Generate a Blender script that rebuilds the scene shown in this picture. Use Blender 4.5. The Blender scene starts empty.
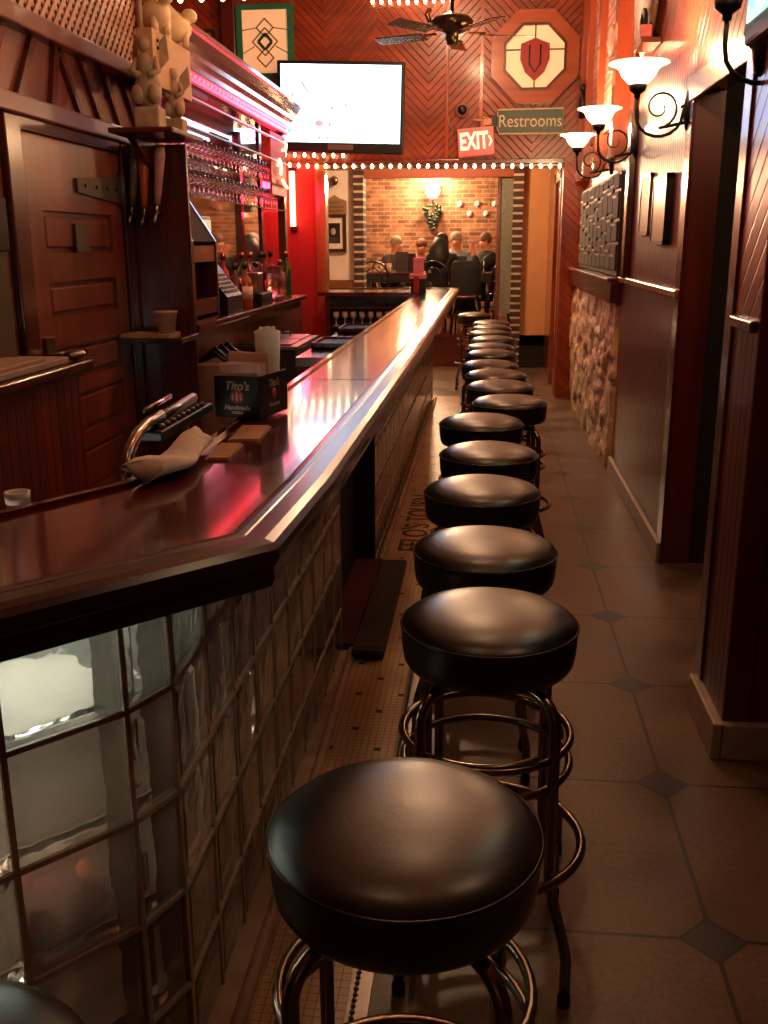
import bpy, bmesh, math, random
from mathutils import Vector, Matrix
random.seed(7)
PI = math.pi
S = bpy.context.scene
COL = S.collection
V = Vector

# ------------------------------------------------------------------ camera
F, CX, CY, H = 975., 384., 512., 1.5
def ray(x, y): return V(((x-CX)/F, -(y-CY)/F, -1.))
Yc = ray(488, 243.5).normalized()
D = ray(400, 512 + F*F/268.5); D = (D - D.dot(Yc)*Yc).normalized()
Zc = -D; Xc = Yc.cross(Zc)
cam = bpy.data.cameras.new('camera'); co = bpy.data.objects.new('camera', cam); COL.objects.link(co)
M3 = Matrix((Xc, Yc, Zc))            # rows: world axes in camera space -> world = M3 @ cam
co.matrix_world = Matrix.Translation((0, 0, H)) @ M3.to_4x4()
cam.sensor_fit = 'VERTICAL'; cam.sensor_height = 32.; cam.sensor_width = 24.
cam.lens = F/1024.*32.
cam.clip_start = .02; cam.clip_end = 100
S.camera = co
S.view_settings.view_transform = 'Standard'; S.view_settings.look = 'None'
S.view_settings.gamma = 1; S.view_settings.exposure = .8; S.view_settings.use_curve_mapping = False
w = bpy.data.worlds.new('world'); S.world = w; w.use_nodes = True
w.node_tree.nodes['Background'].inputs[0].default_value = (1, .6, .4, 1)
w.node_tree.nodes['Background'].inputs[1].default_value = .012

# ------------------------------------------------------------------ materials
def lin(c):
    if isinstance(c, str):
        c = tuple(int(c[i:i+2], 16)/255 for i in (0, 2, 4))
        return tuple(((x+.055)/1.055)**2.4 if x > .04045 else x/12.92 for x in c) + (1,)
    return tuple(c) + (1,)
class N:
    def __init__(s, name):
        s.m = bpy.data.materials.new(name); s.m.use_nodes = True; s.t = s.m.node_tree
        s.b = s.t.nodes['Principled BSDF']
    def n(s, typ, **k):
        x = s.t.nodes.new(typ)
        for a, b in k.items(): setattr(x, a, b)
        return x
    def l(s, a, b): s.t.links.new(a, b)
    def setv(s, **k):
        for a, v in k.items():
            s.b.inputs[a.replace('_', ' ')].default_value = v
    def math(s, op, a, b=None, c=None):
        x = s.n('ShaderNodeMath', operation=op)
        for i, v in enumerate((a, b, c)):
            if v is None: continue
            if isinstance(v, (int, float)): x.inputs[i].default_value = v
            else: s.l(v, x.inputs[i])
        return x.outputs[0]
    def xyz(s):
        tc = s.n('ShaderNodeTexCoord'); sp = s.n('ShaderNodeSeparateXYZ'); s.l(tc.outputs['Object'], sp.inputs[0])
        return tc.outputs['Object'], sp.outputs
    def noise(s, scale, vec=None, detail=4, stretch=None, rough=.5):
        nz = s.n('ShaderNodeTexNoise'); nz.inputs['Scale'].default_value = scale; nz.inputs['Detail'].default_value = detail
        nz.inputs['Roughness'].default_value = rough
        if vec is None: vec = s.n('ShaderNodeTexCoord').outputs['Object']
        if stretch:
            mp = s.n('ShaderNodeMapping'); mp.inputs['Scale'].default_value = stretch; s.l(vec, mp.inputs[0]); vec = mp.outputs[0]
        s.l(vec, nz.inputs['Vector']); return nz.outputs['Fac']
    def ramp(s, fac, stops):
        r = s.n('ShaderNodeValToRGB'); e = r.color_ramp.elements
        while len(e) < len(stops): e.new(.5)
        for i, (p, c) in enumerate(stops): e[i].position = p; e[i].color = lin(c)
        s.l(fac, r.inputs[0]); return r.outputs[0]
    def mix(s, fac, a, b, mode='MIX'):
        x = s.n('ShaderNodeMix', data_type='RGBA', blend_type=mode)
        for i, v in ((0, fac), (6, a), (7, b)):
            if isinstance(v, (int, float)): x.inputs[i].default_value = v
            elif isinstance(v, (tuple, str)): x.inputs[i].default_value = lin(v)
            else: s.l(v, x.inputs[i])
        return x.outputs[2]
    def bump(s, h, strength=.3, dist=.01):
        b = s.n('ShaderNodeBump'); b.inputs['Strength'].default_value = strength; b.inputs['Distance'].default_value = dist
        s.l(h, b.inputs['Height']); s.l(b.outputs[0], s.b.inputs['Normal'])
MC = {}
def plain(name, c, rough=.5, metal=0, var=.15, nscale=30, bump=0, coat=0, spec=.5):
    if name in MC: return MC[name]
    m = N(name); base = lin(c)
    f = m.noise(nscale)
    a = tuple(x*(1-var) for x in base[:3]); b = tuple(min(1, x*(1+var)) for x in base[:3])
    m.l(m.ramp(f, [(.3, a), (.7, b)]), m.b.inputs['Base Color'])
    m.setv(Roughness=rough, Metallic=metal)
    m.b.inputs['Coat Weight'].default_value = coat; m.b.inputs['Specular IOR Level'].default_value = spec
    if bump: m.bump(f, bump, .004)
    MC[name] = m.m; return m.m
def emit(name, c, s, base=(.8, .8, .8)):
    if name in MC: return MC[name]
    m = N(name); m.b.inputs['Base Color'].default_value = lin(base)
    m.b.inputs['Emission Color'].default_value = lin(c); m.b.inputs['Emission Strength'].default_value = s
    m.setv(Roughness=.3); MC[name] = m.m; return m.m
def wood(name, dark, light, axis=2, rough=.25, plank=0, plank_axis=1, groove=.06, coat=.6, chevron=None, scale=9, gd=.006, off=0.):
    """axis = grain direction; plank = board width along plank_axis; chevron=(axis_u, x0, width, sign)"""
    if name in MC: return MC[name]
    m = N(name); vec, o = m.xyz()
    st = [scale*1.]*3; st[axis] = scale*.09
    g = m.noise(1., vec, 6, tuple(st), .6)
    g2 = m.noise(1.3, vec, 3)
    col = m.ramp(m.math('ADD', m.math('MULTIPLY', g, .75), m.math('MULTIPLY', g2, .25)), [(.32, dark), (.68, light)])
    if plank:
        if chevron:
            u, x0, wd, sg = chevron
            q = m.math('SUBTRACT', o[u], x0)
            q = m.math('PINGPONG', q, wd) if wd else m.math('MULTIPLY', q, 1.)
            if sg < 0: q = m.math('MULTIPLY', q, -1.)
            c = m.math('ADD', o[2], q); w_ = plank*1.414
        else: c = m.math('SUBTRACT', o[plank_axis], off); w_ = plank
        d = m.math('DIVIDE', c, w_)
        fr = m.math('FRACT', d); fl = m.math('FLOOR', d)
        e = m.math('ABSOLUTE', m.math('SUBTRACT', fr, .5))           # 0 centre .. .5 edge
        gr = m.math('MULTIPLY', m.math('MAXIMUM', m.math('SUBTRACT', e, .5-groove), 0.), 1./groove)
        wn = m.n('ShaderNodeTexWhiteNoise', noise_dimensions='1D'); m.l(fl, wn.inputs['W'])
        tint = m.ramp(wn.outputs[0], [(0, (.72, .72, .72)), (1, (1.15, 1.1, 1.05))])
        col = m.mix(1., col, tint, 'MULTIPLY')
        col = m.mix(gr, col, tuple(x*.25 for x in lin(dark)[:3]))
        hgt = m.math('SUBTRACT', m.math('MULTIPLY', g, .12), gr)
        m.bump(hgt, .55, gd)
    else: m.bump(g, .06, .004)
    m.l(col, m.b.inputs['Base Color']); m.setv(Roughness=rough)
    m.b.inputs['Coat Weight'].default_value = coat; m.b.inputs['Coat Roughness'].default_value = .07 if 'bar_top' in name else .12
    MC[name] = m.m; return m.m
def glass(name, c=(1, 1, 1), rough=.02, ior=1.45, bump=None, thin=False):
    if name in MC: return MC[name]
    m = N(name); m.b.inputs['Base Color'].default_value = lin(c); m.setv(Roughness=rough, IOR=ior)
    m.b.inputs['Transmission Weight'].default_value = 1
    if bump: m.bump(m.noise(bump[0], None, 2), bump[1], bump[2])
    MC[name] = m.m; return m.m

# palette
WD_D, WD_L = '3a130a', '7c3016'
m_cherry = wood('cherry_wood', '32100a', '5c2112')
m_cherry_y = wood('cherry_wood_along', '32100a', '5c2112', axis=1)
m_cherry_x = wood('cherry_wood_across', '32100a', '5c2112', axis=0)
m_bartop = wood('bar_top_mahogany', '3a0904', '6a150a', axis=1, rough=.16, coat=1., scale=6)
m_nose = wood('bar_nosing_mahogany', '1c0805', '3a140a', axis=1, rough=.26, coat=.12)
m_herring = wood('herringbone_boards', '6c2610', '9c3e1e', axis=0, plank=.055, chevron=(0, .39, .49, -1), rough=.35, coat=.2, groove=.1)
m_diag = wood('diagonal_boards', '6e2814', 'a04a28', axis=2, plank=.07, chevron=(1, 0, 0, 1), rough=.3, coat=.35, groove=.1, gd=.012)
m_vert = wood('vertical_boards', '4a140a', '722818', axis=2, plank=.06, plank_axis=1, rough=.36, coat=.12, groove=.12, gd=.014, off=.03)
m_vert_x = wood('vertical_boards_across', '42160c', '6a2616', axis=2, plank=.09, plank_axis=0, rough=.3, coat=.4)
m_leftwood = wood('aged_panel_wood', '4c2014', '74382a', axis=1, rough=.35, coat=.3)
m_door = wood('old_door_wood', '52200f', '84402a', axis=2, rough=.32, coat=.4)
m_lattice = plain('lattice_wood', '9a6a58', .5)
m_black = plain('black_plastic', '0c0b0b', .35)
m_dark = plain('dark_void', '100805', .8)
m_vinyl = None
def vinyl():
    m = N('black_vinyl'); f = m.noise(260, None, 3); g = m.noise(5, None, 3)
    m.l(m.ramp(g, [(.3, '120d0b'), (.7, '1e1712')]), m.b.inputs['Base Color'])
    m.l(m.ramp(g, [(.3, (.27, .27, .27)), (.7, (.38, .38, .38))]), m.b.inputs['Roughness'])
    m.bump(f, .12, .002); m.b.inputs['Specular IOR Level'].default_value = .65; m.b.inputs['Coat Weight'].default_value = .12; m.b.inputs['Coat Roughness'].default_value = .3
    return m.m
m_vinyl = vinyl()
m_piping = plain('vinyl_piping', '0e0b0a', .25)
m_chrome = plain('worn_chrome', '8d7f72', .2, 1, .12, 60)
m_iron = plain('black_iron', '1a1411', .45, .6)
m_brass = plain('brass', 'a07a40', .25, 1)
m_steel = plain('brushed_steel', '8a8076', .3, 1, .1)
m_baseb = plain('stone_baseboard', '9a8a78', .5, 0, .15, 20)
m_cream = plain('cream_plaster', 'dccbbc', .8, 0, .06, 8)
m_peach = plain('peach_plaster', 'c08a5a', .8, 0, .06, 8)
m_white = plain('white_paper', 'd8ccc4', .7, 0, .04)
m_pinkpaper = plain('napkin_paper', 'd9b8b0', .8, 0, .05)
m_statue = plain('weathered_statue', '9c8068', .7, 0, .25, 25, .3)
m_cloth = plain('white_towel', 'd8c4b6', .9, 0, .08, 40, .5)
m_speaker = plain('beige_cabinet', 'b08462', .55, 0, .06)
m_mortar = plain('block_mortar', 'b89e8a', .35, 0, .15, 40)
m_curb = plain('marble_curb', 'b89c86', .5, 0, .25, 12)
m_concrete = plain('ceiling_paint', 'a8745a', .7)
m_mirror = plain('mirror_glass', 'd8c8c8', .04, 1, .02)
m_rubber = plain('rubber_mat', '3a362e', .6, 0, .2, 60, .3)
m_teal = plain('green_paint', '1f6a4c', .5)
m_bowl = emit('lit_sconce_glass', (1, .66, .34), 5.5, (.9, .8, .65))
m_bulb = emit('lit_bulb', (1, .62, .28), 14)
m_neon_red = emit('neon_red', (1, .02, .07), 9)
m_neon_hot = emit('neon_hot_tube', (1, .40, .16), 4)
m_led = emit('red_led_strip', (1, .012, .045), 1.1, (.25, .01, .02))
m_exit = emit('exit_face', (1, .16, .13), .14, (.55, .16, .13))
m_exit_l = emit('exit_letters', (1, .8, .4), .8)

def floor_tiles():
    m = N('slate_floor_tiles'); vec, o = m.xyz(); P = .657
    def d(c, off):
        q = m.math('DIVIDE', m.math('SUBTRACT', c, off), P)
        return m.math('MULTIPLY', m.math('ABSOLUTE', m.math('SUBTRACT', q, m.math('ROUND', q))), P)
    ax, ay = d(o[0], .535), d(o[1], 1.907)
    dia = m.math('LESS_THAN', m.math('ADD', ax, ay), .072)
    near = m.math('LESS_THAN', m.math('ABSOLUTE', m.math('SUBTRACT', m.math('ADD', ax, ay), .072)), .006)
    ln = m.math('LESS_THAN', m.math('MINIMUM', ax, ay), .0055)
    gr = m.math('MAXIMUM', near, m.math('MULTIPLY', ln, m.math('SUBTRACT', 1., dia)))
    n1 = m.noise(3., vec, 5); n2 = m.noise(70, vec, 3)
    base = m.ramp(m.math('ADD', m.math('MULTIPLY', n1, .6), m.math('MULTIPLY', n2, .4)), [(.35, '443224'), (.65, '6c523e')])
    c = m.mix(dia, base, '26282a'); c = m.mix(gr, c, '1c130c')
    m.l(c, m.b.inputs['Base Color'])
    m.l(m.ramp(n1, [(.3, (.28,)*3), (.7, (.5,)*3)]), m.b.inputs['Roughness'])
    m.bump(m.math('SUBTRACT', m.math('MULTIPLY', n2, .3), gr), .3, .003)
    return m.m
def mosaic():
    m = N('mosaic_tiles'); vec, o = m.xyz(); P = .021
    def f(c):
        q = m.math('DIVIDE', c, P); return m.math('FRACT', q), m.math('FLOOR', q)
    fx, ix = f(o[0]); fy, iy = f(o[1])
    gr = m.math('MAXIMUM', m.math('LESS_THAN', fx, .1), m.math('LESS_THAN', fy, .1))
    # black dots on a half-dropped grid
    a = m.math('LESS_THAN', m.math('ABSOLUTE', m.math('SUBTRACT', m.math('FLOORED_MODULO', m.math('ADD', ix, m.math('MULTIPLY', iy, 3.)), 7.), 2.)), .4)
    b = m.math('LESS_THAN', m.math('ABSOLUTE', m.math('SUBTRACT', m.math('FLOORED_MODULO', iy, 6.), 1.)), .4)
    dot = m.math('MULTIPLY', a, b)
    n1 = m.noise(4, vec, 4)
    c = m.ramp(n1, [(.3, 'b89878'), (.7, 'e0c4a2')])
    c = m.mix(dot, c, '1a1410'); c = m.mix(gr, c, '806650')
    m.l(c, m.b.inputs['Base Color']); m.setv(Roughness=.35); m.bump(m.math('SUBTRACT', 1., gr), .2, .002)
    return m.m
def brick(name, c1, c2, mort, sc, axis='XZ', wd=.21, ht=.07, ms=.011):
    m = N(name); vec, o = m.xyz()
    cb = m.n('ShaderNodeCombineXYZ'); m.l(o[0 if axis[0] == 'X' else 1], cb.inputs[0]); m.l(o[2], cb.inputs[1])
    bk = m.n('ShaderNodeTexBrick'); m.l(cb.outputs[0], bk.inputs['Vector'])
    bk.inputs['Scale'].default_value = 1; bk.inputs['Brick Width'].default_value = wd; bk.inputs['Row Height'].default_value = ht
    bk.inputs['Mortar Size'].default_value = ms
    bk.inputs['Color1'].default_value = lin(c1); bk.inputs['Color2'].default_value = lin(c2); bk.inputs['Mortar'].default_value = lin(mort)
    n1 = m.noise(9, vec, 5); c = m.mix(.85, bk.outputs[0], m.ramp(n1, [(.3, (.4, .35, .3)), (.7, (1., .95, .9))]), 'MULTIPLY')
    m.l(c, m.b.inputs['Base Color']); m.setv(Roughness=.75)
    m.bump(m.math('SUBTRACT', n1, bk.outputs[1]), .5, .01); return m.m
m_floor, m_mosaic = floor_tiles(), mosaic()
m_brick = brick('old_brick', 'a87452', '6e442e', 'a8886a', 1, 'XZ', .20, .062, .007)
m_quoin = brick('brick_quoins', '3c2a22', '4e342a', 'c9b098', 1, 'XZ', 50, .088, .014)
m_brick_y = brick('pale_brick_strip', 'b8796a', '9a5c50', 'c8a090', 1, 'YZ', .3, .06, .01)
def stone():
    m = N('rough_stone'); vec, o = m.xyz()
    n1 = m.noise(7, vec, 6); v = m.n('ShaderNodeTexVoronoi'); v.inputs['Scale'].default_value = 11; m.l(vec, v.inputs['Vector'])
    c = m.ramp(n1, [(.3, 'a88a6a'), (.5, 'c8aa88'), (.72, 'd8bc98')])
    c = m.mix(.5, c, m.ramp(v.outputs['Distance'], [(.0, (1., .97, .92)), (.7, (.78, .72, .66))]), 'MULTIPLY')
    m.l(c, m.b.inputs['Base Color']); m.setv(Roughness=.6)
    m.bump(m.noise(22, vec, 5), .6, .02); return m.m
m_stone = stone()
def block_mat():
    m = N('glass_block'); vec, o = m.xyz()
    m.b.inputs['Base Color'].default_value = (.74, .70, .62, 1); m.setv(Roughness=.05, IOR=1.45)
    m.b.inputs['Transmission Weight'].default_value = 1
    n = m.noise(11, vec, 2); m.bump(n, .5, .03)
    tr = m.n('ShaderNodeBsdfTranslucent'); tr.inputs[0].default_value = (.62, .62, .54, 1)
    df = m.n('ShaderNodeBsdfDiffuse'); df.inputs[0].default_value = (.50, .39, .29, 1)
    a = m.n('ShaderNodeMixShader'); a.inputs[0].default_value = .55; m.l(tr.outputs[0], a.inputs[1]); m.l(df.outputs[0], a.inputs[2])
    b = m.n('ShaderNodeMixShader'); b.inputs[0].default_value = .36; m.l(m.b.outputs[0], b.inputs[1]); m.l(a.outputs[0], b.inputs[2])
    fr = m.n('ShaderNodeFresnel'); fr.inputs[0].default_value = 1.55
    gl = m.n('ShaderNodeBsdfGlossy'); gl.inputs['Roughness'].default_value = .07
    b2 = m.n('ShaderNodeBump'); b2.inputs['Strength'].default_value = .10; b2.inputs['Distance'].default_value = .02
    m.l(n, b2.inputs['Height']); m.l(b2.outputs[0], gl.inputs['Normal'])
    c = m.n('ShaderNodeMixShader'); m.l(fr.outputs[0], c.inputs[0]); m.l(b.outputs[0], c.inputs[1]); m.l(gl.outputs[0], c.inputs[2])
    m.l(c.outputs[0], m.t.nodes['Material Output'].inputs[0]); return m.m
m_block = block_mat()
m_glass = glass('clear_glass', (.95, .92, .9), .03)
def screen(name, tint, s):
    m = N(name); vec, o = m.xyz()
    n = m.noise(3.2, vec, 5); n2 = m.noise(9, vec, 3)
    c = m.ramp(n, [(.34, '3f6e8c'), (.42, 'b8e8dc'), (.5, tint), (.8, 'ffffff')])
    m.l(c, m.b.inputs['Emission Color']); m.b.inputs['Emission Strength'].default_value = s
    m.b.inputs['Base Color'].default_value = (.02, .02, .02, 1); m.setv(Roughness=.2); return m.m
m_screen = screen('tv_picture', 'a4c4ff', 3.4)
m_screen2 = screen('tv_picture_green', '9ae8b8', 1.1)

# ------------------------------------------------------------------ mesh builder
class MB:
    def __init__(s): s.v = []; s.f = []; s.sm = []
    def add(s, vs, fs, smooth=False, mtx=None):
        b = len(s.v)
        s.v += [tuple(mtx @ V(p)) if mtx else tuple(p) for p in vs]
        s.f += [tuple(b+i for i in f) for f in fs]; s.sm += [smooth]*len(fs); return s
    def box(s, x0, x1, y0, y1, z0, z1, mtx=None, bev=0):
        if bev:
            bm = bmesh.new(); bmesh.ops.create_cube(bm, size=1)
            for v in bm.verts: v.co = V(((x0+x1)/2+v.co.x*(x1-x0), (y0+y1)/2+v.co.y*(y1-y0), (z0+z1)/2+v.co.z*(z1-z0)))
            bmesh.ops.bevel(bm, geom=list(bm.edges), offset=bev, segments=2, profile=.5, affect='EDGES')
            bm.verts.index_update()
            s.add([v.co.copy() for v in bm.verts], [[v.index for v in f.verts] for f in bm.faces], False, mtx); bm.free(); return s
        vs = [(x, y, z) for x in (x0, x1) for y in (y0, y1) for z in (z0, z1)]
        return s.add(vs, [(0, 1, 3, 2), (4, 6, 7, 5), (0, 4, 5, 1), (2, 3, 7, 6), (0, 2, 6, 4), (1, 5, 7, 3)], False, mtx)
    def prism(s, pts, z0, z1, mtx=None):
        n = len(pts)
        vs = [(p[0], p[1], z0) for p in pts]+[(p[0], p[1], z1) for p in pts]
        return s.add(vs, [tuple(range(n))[::-1], tuple(range(n, 2*n))]+[(i, (i+1) % n, n+(i+1) % n, n+i) for i in range(n)], False, mtx)
    def lathe(s, prof, seg=32, mtx=None, smooth=True):
        vs = []; fs = []
        for r, z in prof:
            for i in range(seg): a = 2*PI*i/seg; vs.append((r*math.cos(a), r*math.sin(a), z))
        for k in range(len(prof)-1):
            for i in range(seg):
                j = (i+1) % seg; fs.append((k*seg+i, k*seg+j, (k+1)*seg+j, (k+1)*seg+i))
        if prof[0][0] > 1e-4: fs.append(tuple(range(seg))[::-1])
        if prof[-1][0] > 1e-4: fs.append(tuple((len(prof)-1)*seg+i for i in range(seg)))
        return s.add(vs, fs, smooth, mtx)
    def tube(s, pts, r, seg=10, closed=False, smooth=True, mtx=None):
        pts = [V(p) for p in pts]; n = len(pts); rs = r if isinstance(r, (list, tuple)) else [r]*n
        T = []
        for i in range(n):
            a = pts[(i-1) % n] if (closed or i > 0) else pts[i]; b = pts[(i+1) % n] if (closed or i < n-1) else pts[i]
            T.append((b-a).normalized())
        up = V((0, 0, 1)) if abs(T[0].z) < .9 else V((1, 0, 0))
        nrm = (up - up.dot(T[0])*T[0]).normalized(); vs = []; fs = []
        for i in range(n):
            nrm = (nrm - nrm.dot(T[i])*T[i]).normalized(); bi = T[i].cross(nrm)
            for k in range(seg):
                a = 2*PI*k/seg; vs.append(pts[i] + rs[i]*(math.cos(a)*nrm + math.sin(a)*bi))
        for i in range(n if closed else n-1):
            j = (i+1) % n
            for k in range(seg): l = (k+1) % seg; fs.append((i*seg+k, i*seg+l, j*seg+l, j*seg+k))
        if not closed: fs += [tuple(range(seg))[::-1], tuple((n-1)*seg+k for k in range(seg))]
        return s.add(vs, fs, smooth, mtx)
    def ring(s, c, R, r, seg=40, ts=8):
        return s.tube([(c[0]+R*math.cos(2*PI*i/seg), c[1]+R*math.sin(2*PI*i/seg), c[2]) for i in range(seg)], r, ts, True)
    def ball(s, c, rx, ry=None, rz=None, seg=14, mtx=None):
        ry = ry or rx; rz = rz or rx; vs = [(c[0], c[1], c[2]-rz)]; fs = []; h = seg//2
        for k in range(1, h):
            t = -PI/2 + PI*k/h
            for i in range(seg): a = 2*PI*i/seg; vs.append((c[0]+rx*math.cos(t)*math.cos(a), c[1]+ry*math.cos(t)*math.sin(a), c[2]+rz*math.sin(t)))
        vs.append((c[0], c[1], c[2]+rz)); L = len(vs)-1
        for i in range(seg):
            j = (i+1) % seg; fs.append((0, 1+j, 1+i)); fs.append((L, L-seg+i, L-seg+j))
            for k in range(h-2): b = 1+k*seg; fs.append((b+i, b+j, b+seg+j, b+seg+i))
        return s.add(vs, fs, True, mtx)
    def build(s, name, mat, parent=None, loc=(0, 0, 0), rz=0):
        me = bpy.data.meshes.new(name); me.from_pydata(s.v, [], s.f); me.update()
        me.polygons.foreach_set('use_smooth', s.sm)
        bm = bmesh.new(); bm.from_mesh(me); bmesh.ops.recalc_face_normals(bm, faces=bm.faces); bm.to_mesh(me); bm.free()
        me.materials.append(mat)
        o = bpy.data.objects.new(name, me); COL.objects.link(o); o.location = loc; o.rotation_euler = (0, 0, rz)
        if parent: o.parent = parent
        return o
def tag(o, label, cat, group=None):
    o['label'] = label; o['category'] = cat
    if group: o['group'] = group
    return o
def empty(name, label, cat, loc=(0, 0, 0), rz=0, group=None):
    o = bpy.data.objects.new(name, None); COL.objects.link(o); o.location = loc; o.rotation_euler = (0, 0, rz)
    o.empty_display_size = .05
    return tag(o, label, cat, group)
def struct(o, label=None):
    o['kind'] = 'structure'
    if label: o['label'] = label
    return o
def kids(o): return [c for c in COL.objects if c.parent == o]
def copy_tree(o, loc, rz=0, label=None, parent=None):
    c = o.copy(); COL.objects.link(c)
    if parent: c.parent = parent
    else:
        c.location = loc; c.rotation_euler = (0, 0, rz)
        if label: c['label'] = label
    for ch in kids(o): copy_tree(ch, None, 0, None, c)
    return c
def text(s, size, depth, mat, name, parent, mtx, align='CENTER', shear=0, bold=0):
    cu = bpy.data.curves.new('t', 'FONT'); cu.body = s; cu.size = size; cu.extrude = depth; cu.align_x = align; cu.align_y = 'CENTER'
    cu.shear = shear; cu.offset = bold
    t = bpy.data.objects.new('t', cu); COL.objects.link(t); bpy.context.view_layer.update()
    me = bpy.data.meshes.new_from_object(t.evaluated_get(bpy.context.evaluated_depsgraph_get()))
    bpy.data.objects.remove(t); me.transform(mtx); me.materials.clear(); me.materials.append(mat)
    o = bpy.data.objects.new(name, me); COL.objects.link(o)
    if parent: o.parent = parent
    return o
def facing(loc, rz=0, rx=PI/2):           # text plane: upright, readable from -Y
    return Matrix.Translation(loc) @ Matrix.Rotation(rz, 4, 'Z') @ Matrix.Rotation(rx, 4, 'X')

# ================================================================== SETTING
CEIL = 3.75
struct(MB().box(-3.4, 3.2, -2.2, 12.4, -.1, 0).build('floor', m_floor))
struct(MB().box(-.475, -.252, .3, 9.9, -.01, .003).build('trim_1', m_mosaic), 'white mosaic tile border along the foot of the bar')
struct(MB().box(-3.4, 3.2, -2.2, 10.1, CEIL, CEIL+.1).build('ceiling', m_concrete))
# right wall, left of it the corridor doorway
struct(MB().box(.87, 1.0, 4.62, 6.62, 0, 2.35).build('wall_right', m_vert))
struct(MB().box(.87, 1.0, 3.1, 6.62, 2.35, CEIL).box(.87, 1.0, 3.1, 4.62, 2.13, 2.35).box(.87, 1.0, 3.1, 3.6, 0, 2.13).build('wall_right_upper', m_diag))
struct(MB().box(.90, 1.0, 6.62, 9.9, 0, CEIL).build('wall_right_far', wood('right_far_boards', '7a3018', 'a85030', axis=2, plank=.11, plank_axis=1)))
struct(MB().box(.995, 2.6, 4.63, 4.75, 0, 2.6).box(2.5, 2.6, 3.0, 4.63, 0, 2.6).build('wall_corridor', plain('corridor_darkness', '1a120c', .9)))  # near-black colour carries the darkness of the unlit corridor
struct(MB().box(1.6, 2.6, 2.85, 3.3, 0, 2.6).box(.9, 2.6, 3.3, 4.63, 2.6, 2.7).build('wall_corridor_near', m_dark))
# pier beside the doorway
p = struct(MB().box(.73, .9, 2.75, 3.1, 1.29, CEIL).build('wall_pier', m_diag))
struct(MB().box(.73, .9, 2.75, 3.1, 0, 1.27).build('wall_pier_lower', m_vert))
struct(MB().box(.9, 1.9, 2.75, 2.86, 0, CEIL).box(.731, .9, 2.742, 2.75, 0, CEIL).build('wall_pier_face', m_vert_x))
struct(MB().box(.71, .75, 2.76, 3.0, 1.262, 1.295, bev=.006).build('trim_2', m_cherry_y), 'chair rail on the pier')
struct(MB().box(.722, .735, 3.02, 3.11, .12, CEIL, bev=.005).build('trim_3', m_cherry), 'door casing on the pier')
struct(MB().box(.70, .735, 2.715, 3.08, 0, .118, bev=.006).box(.72, 1.9, 2.715, 2.745, 0, .118, bev=.006).build('baseboard_pier', m_baseb))
struct(MB().box(.70, .74, -1., 2.06, 0, .118, bev=.006).build('baseboard_near', m_baseb))
struct(MB().box(.74, .9, -2.1, 2.05, 0, CEIL).build('wall_near_right', m_vert))
struct(MB().box(.84, .87, 3.4, 3.6, 0, .11, bev=.005).build('baseboard_doorway', m_baseb))
struct(MB().box(.845, .87, 4.62, 6.62, 0, .10, bev=.005).build('baseboard_right', m_baseb))
struct(MB().box(.842, .87, 4.62, 6.6, 1.255, 1.295, bev=.008).build('trim_4', wood('rail_wood', '8a5030', 'b87850', axis=1)), 'glossy chair rail')
struct(MB().box(.855, .875, 3.5, 4.72, 2.09, 2.19, bev=.005).build('trim_5', m_leftwood), 'head casing over the doorway')
struct(MB().box(.86, .875, 4.6, 4.72, .0, 2.09).build('trim_6', m_cherry), 'side casing of the doorway')
struct(MB().box(.83, .87, 6.3, 6.42, 1.29, CEIL, bev=.005).build('trim_7', m_cherry), 'dark upright strip on the right wall')
mbp = MB()
for y in (7.0, 8.1, 9.0, 9.6): mbp.box(.80, .90, y, y+.16, 2.05, CEIL)
struct(mbp.build('trim_8', wood('upper_posts', '7a2c14', 'a04a2a', axis=2)), 'upright wooden posts high on the right wall')
struct(MB().box(.85, .90, 7.16, 9.6, 2.3, CEIL).build('wall_right_brick', m_brick_y))
# header wall across the room
struct(MB().box(-3.4, 1.0, 9.9, 10.05, 2.27, CEIL).build('wall_header', m_herring))
struct(MB().box(.70, 1.0, 9.9, 10.05, 0, 2.27).build('wall_header_right', wood('header_side_boards', '7c2c12', 'b24a22', axis=2, plank=.055, chevron=(0, 5, 0, 1), rough=.35, coat=.2)))
struct(MB().box(-1.66, .70, 9.86, 10.08, 2.2, 2.275, bev=.006).build('trim_9', m_cherry_x), 'beam under the header wall')
struct(MB().box(-1.68, -1.58, 9.80, 10.0, 0, 2.27, bev=.008).build('trim_10', wood('post_wood', '6a3a1c', '9a6238', axis=2)), 'post at the left end of the header')
struct(MB().box(-3.4, -1.68, 9.86, 9.98, 0, 2.27).build('wall_back_left', wood('red_end_wall', '7a1410', 'a02218', axis=2, rough=.7, coat=0)))
struct(MB().box(-3.4, -3.3, -2.2, 9.9, 0, CEIL).build('wall_left', m_leftwood))
struct(MB().box(-3.4, 3.2, -2.3, -2.2, 0, CEIL).build('wall_behind', m_leftwood))
struct(MB().box(-2.54, -2.41, 9.82, 9.9, 2.27, CEIL, bev=.008).build('trim_11', m_cherry), 'dark upright board beside the stained glass')
struct(MB().box(-.43, -.40, 9.885, 9.9, 2.275, CEIL).box(-.11, -.08, 9.885, 9.9, 2.275, CEIL).build('trim_12', wood('batten_wood', '7c2c12', 'b24a22')), 'thin battens over the header boards')
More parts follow.
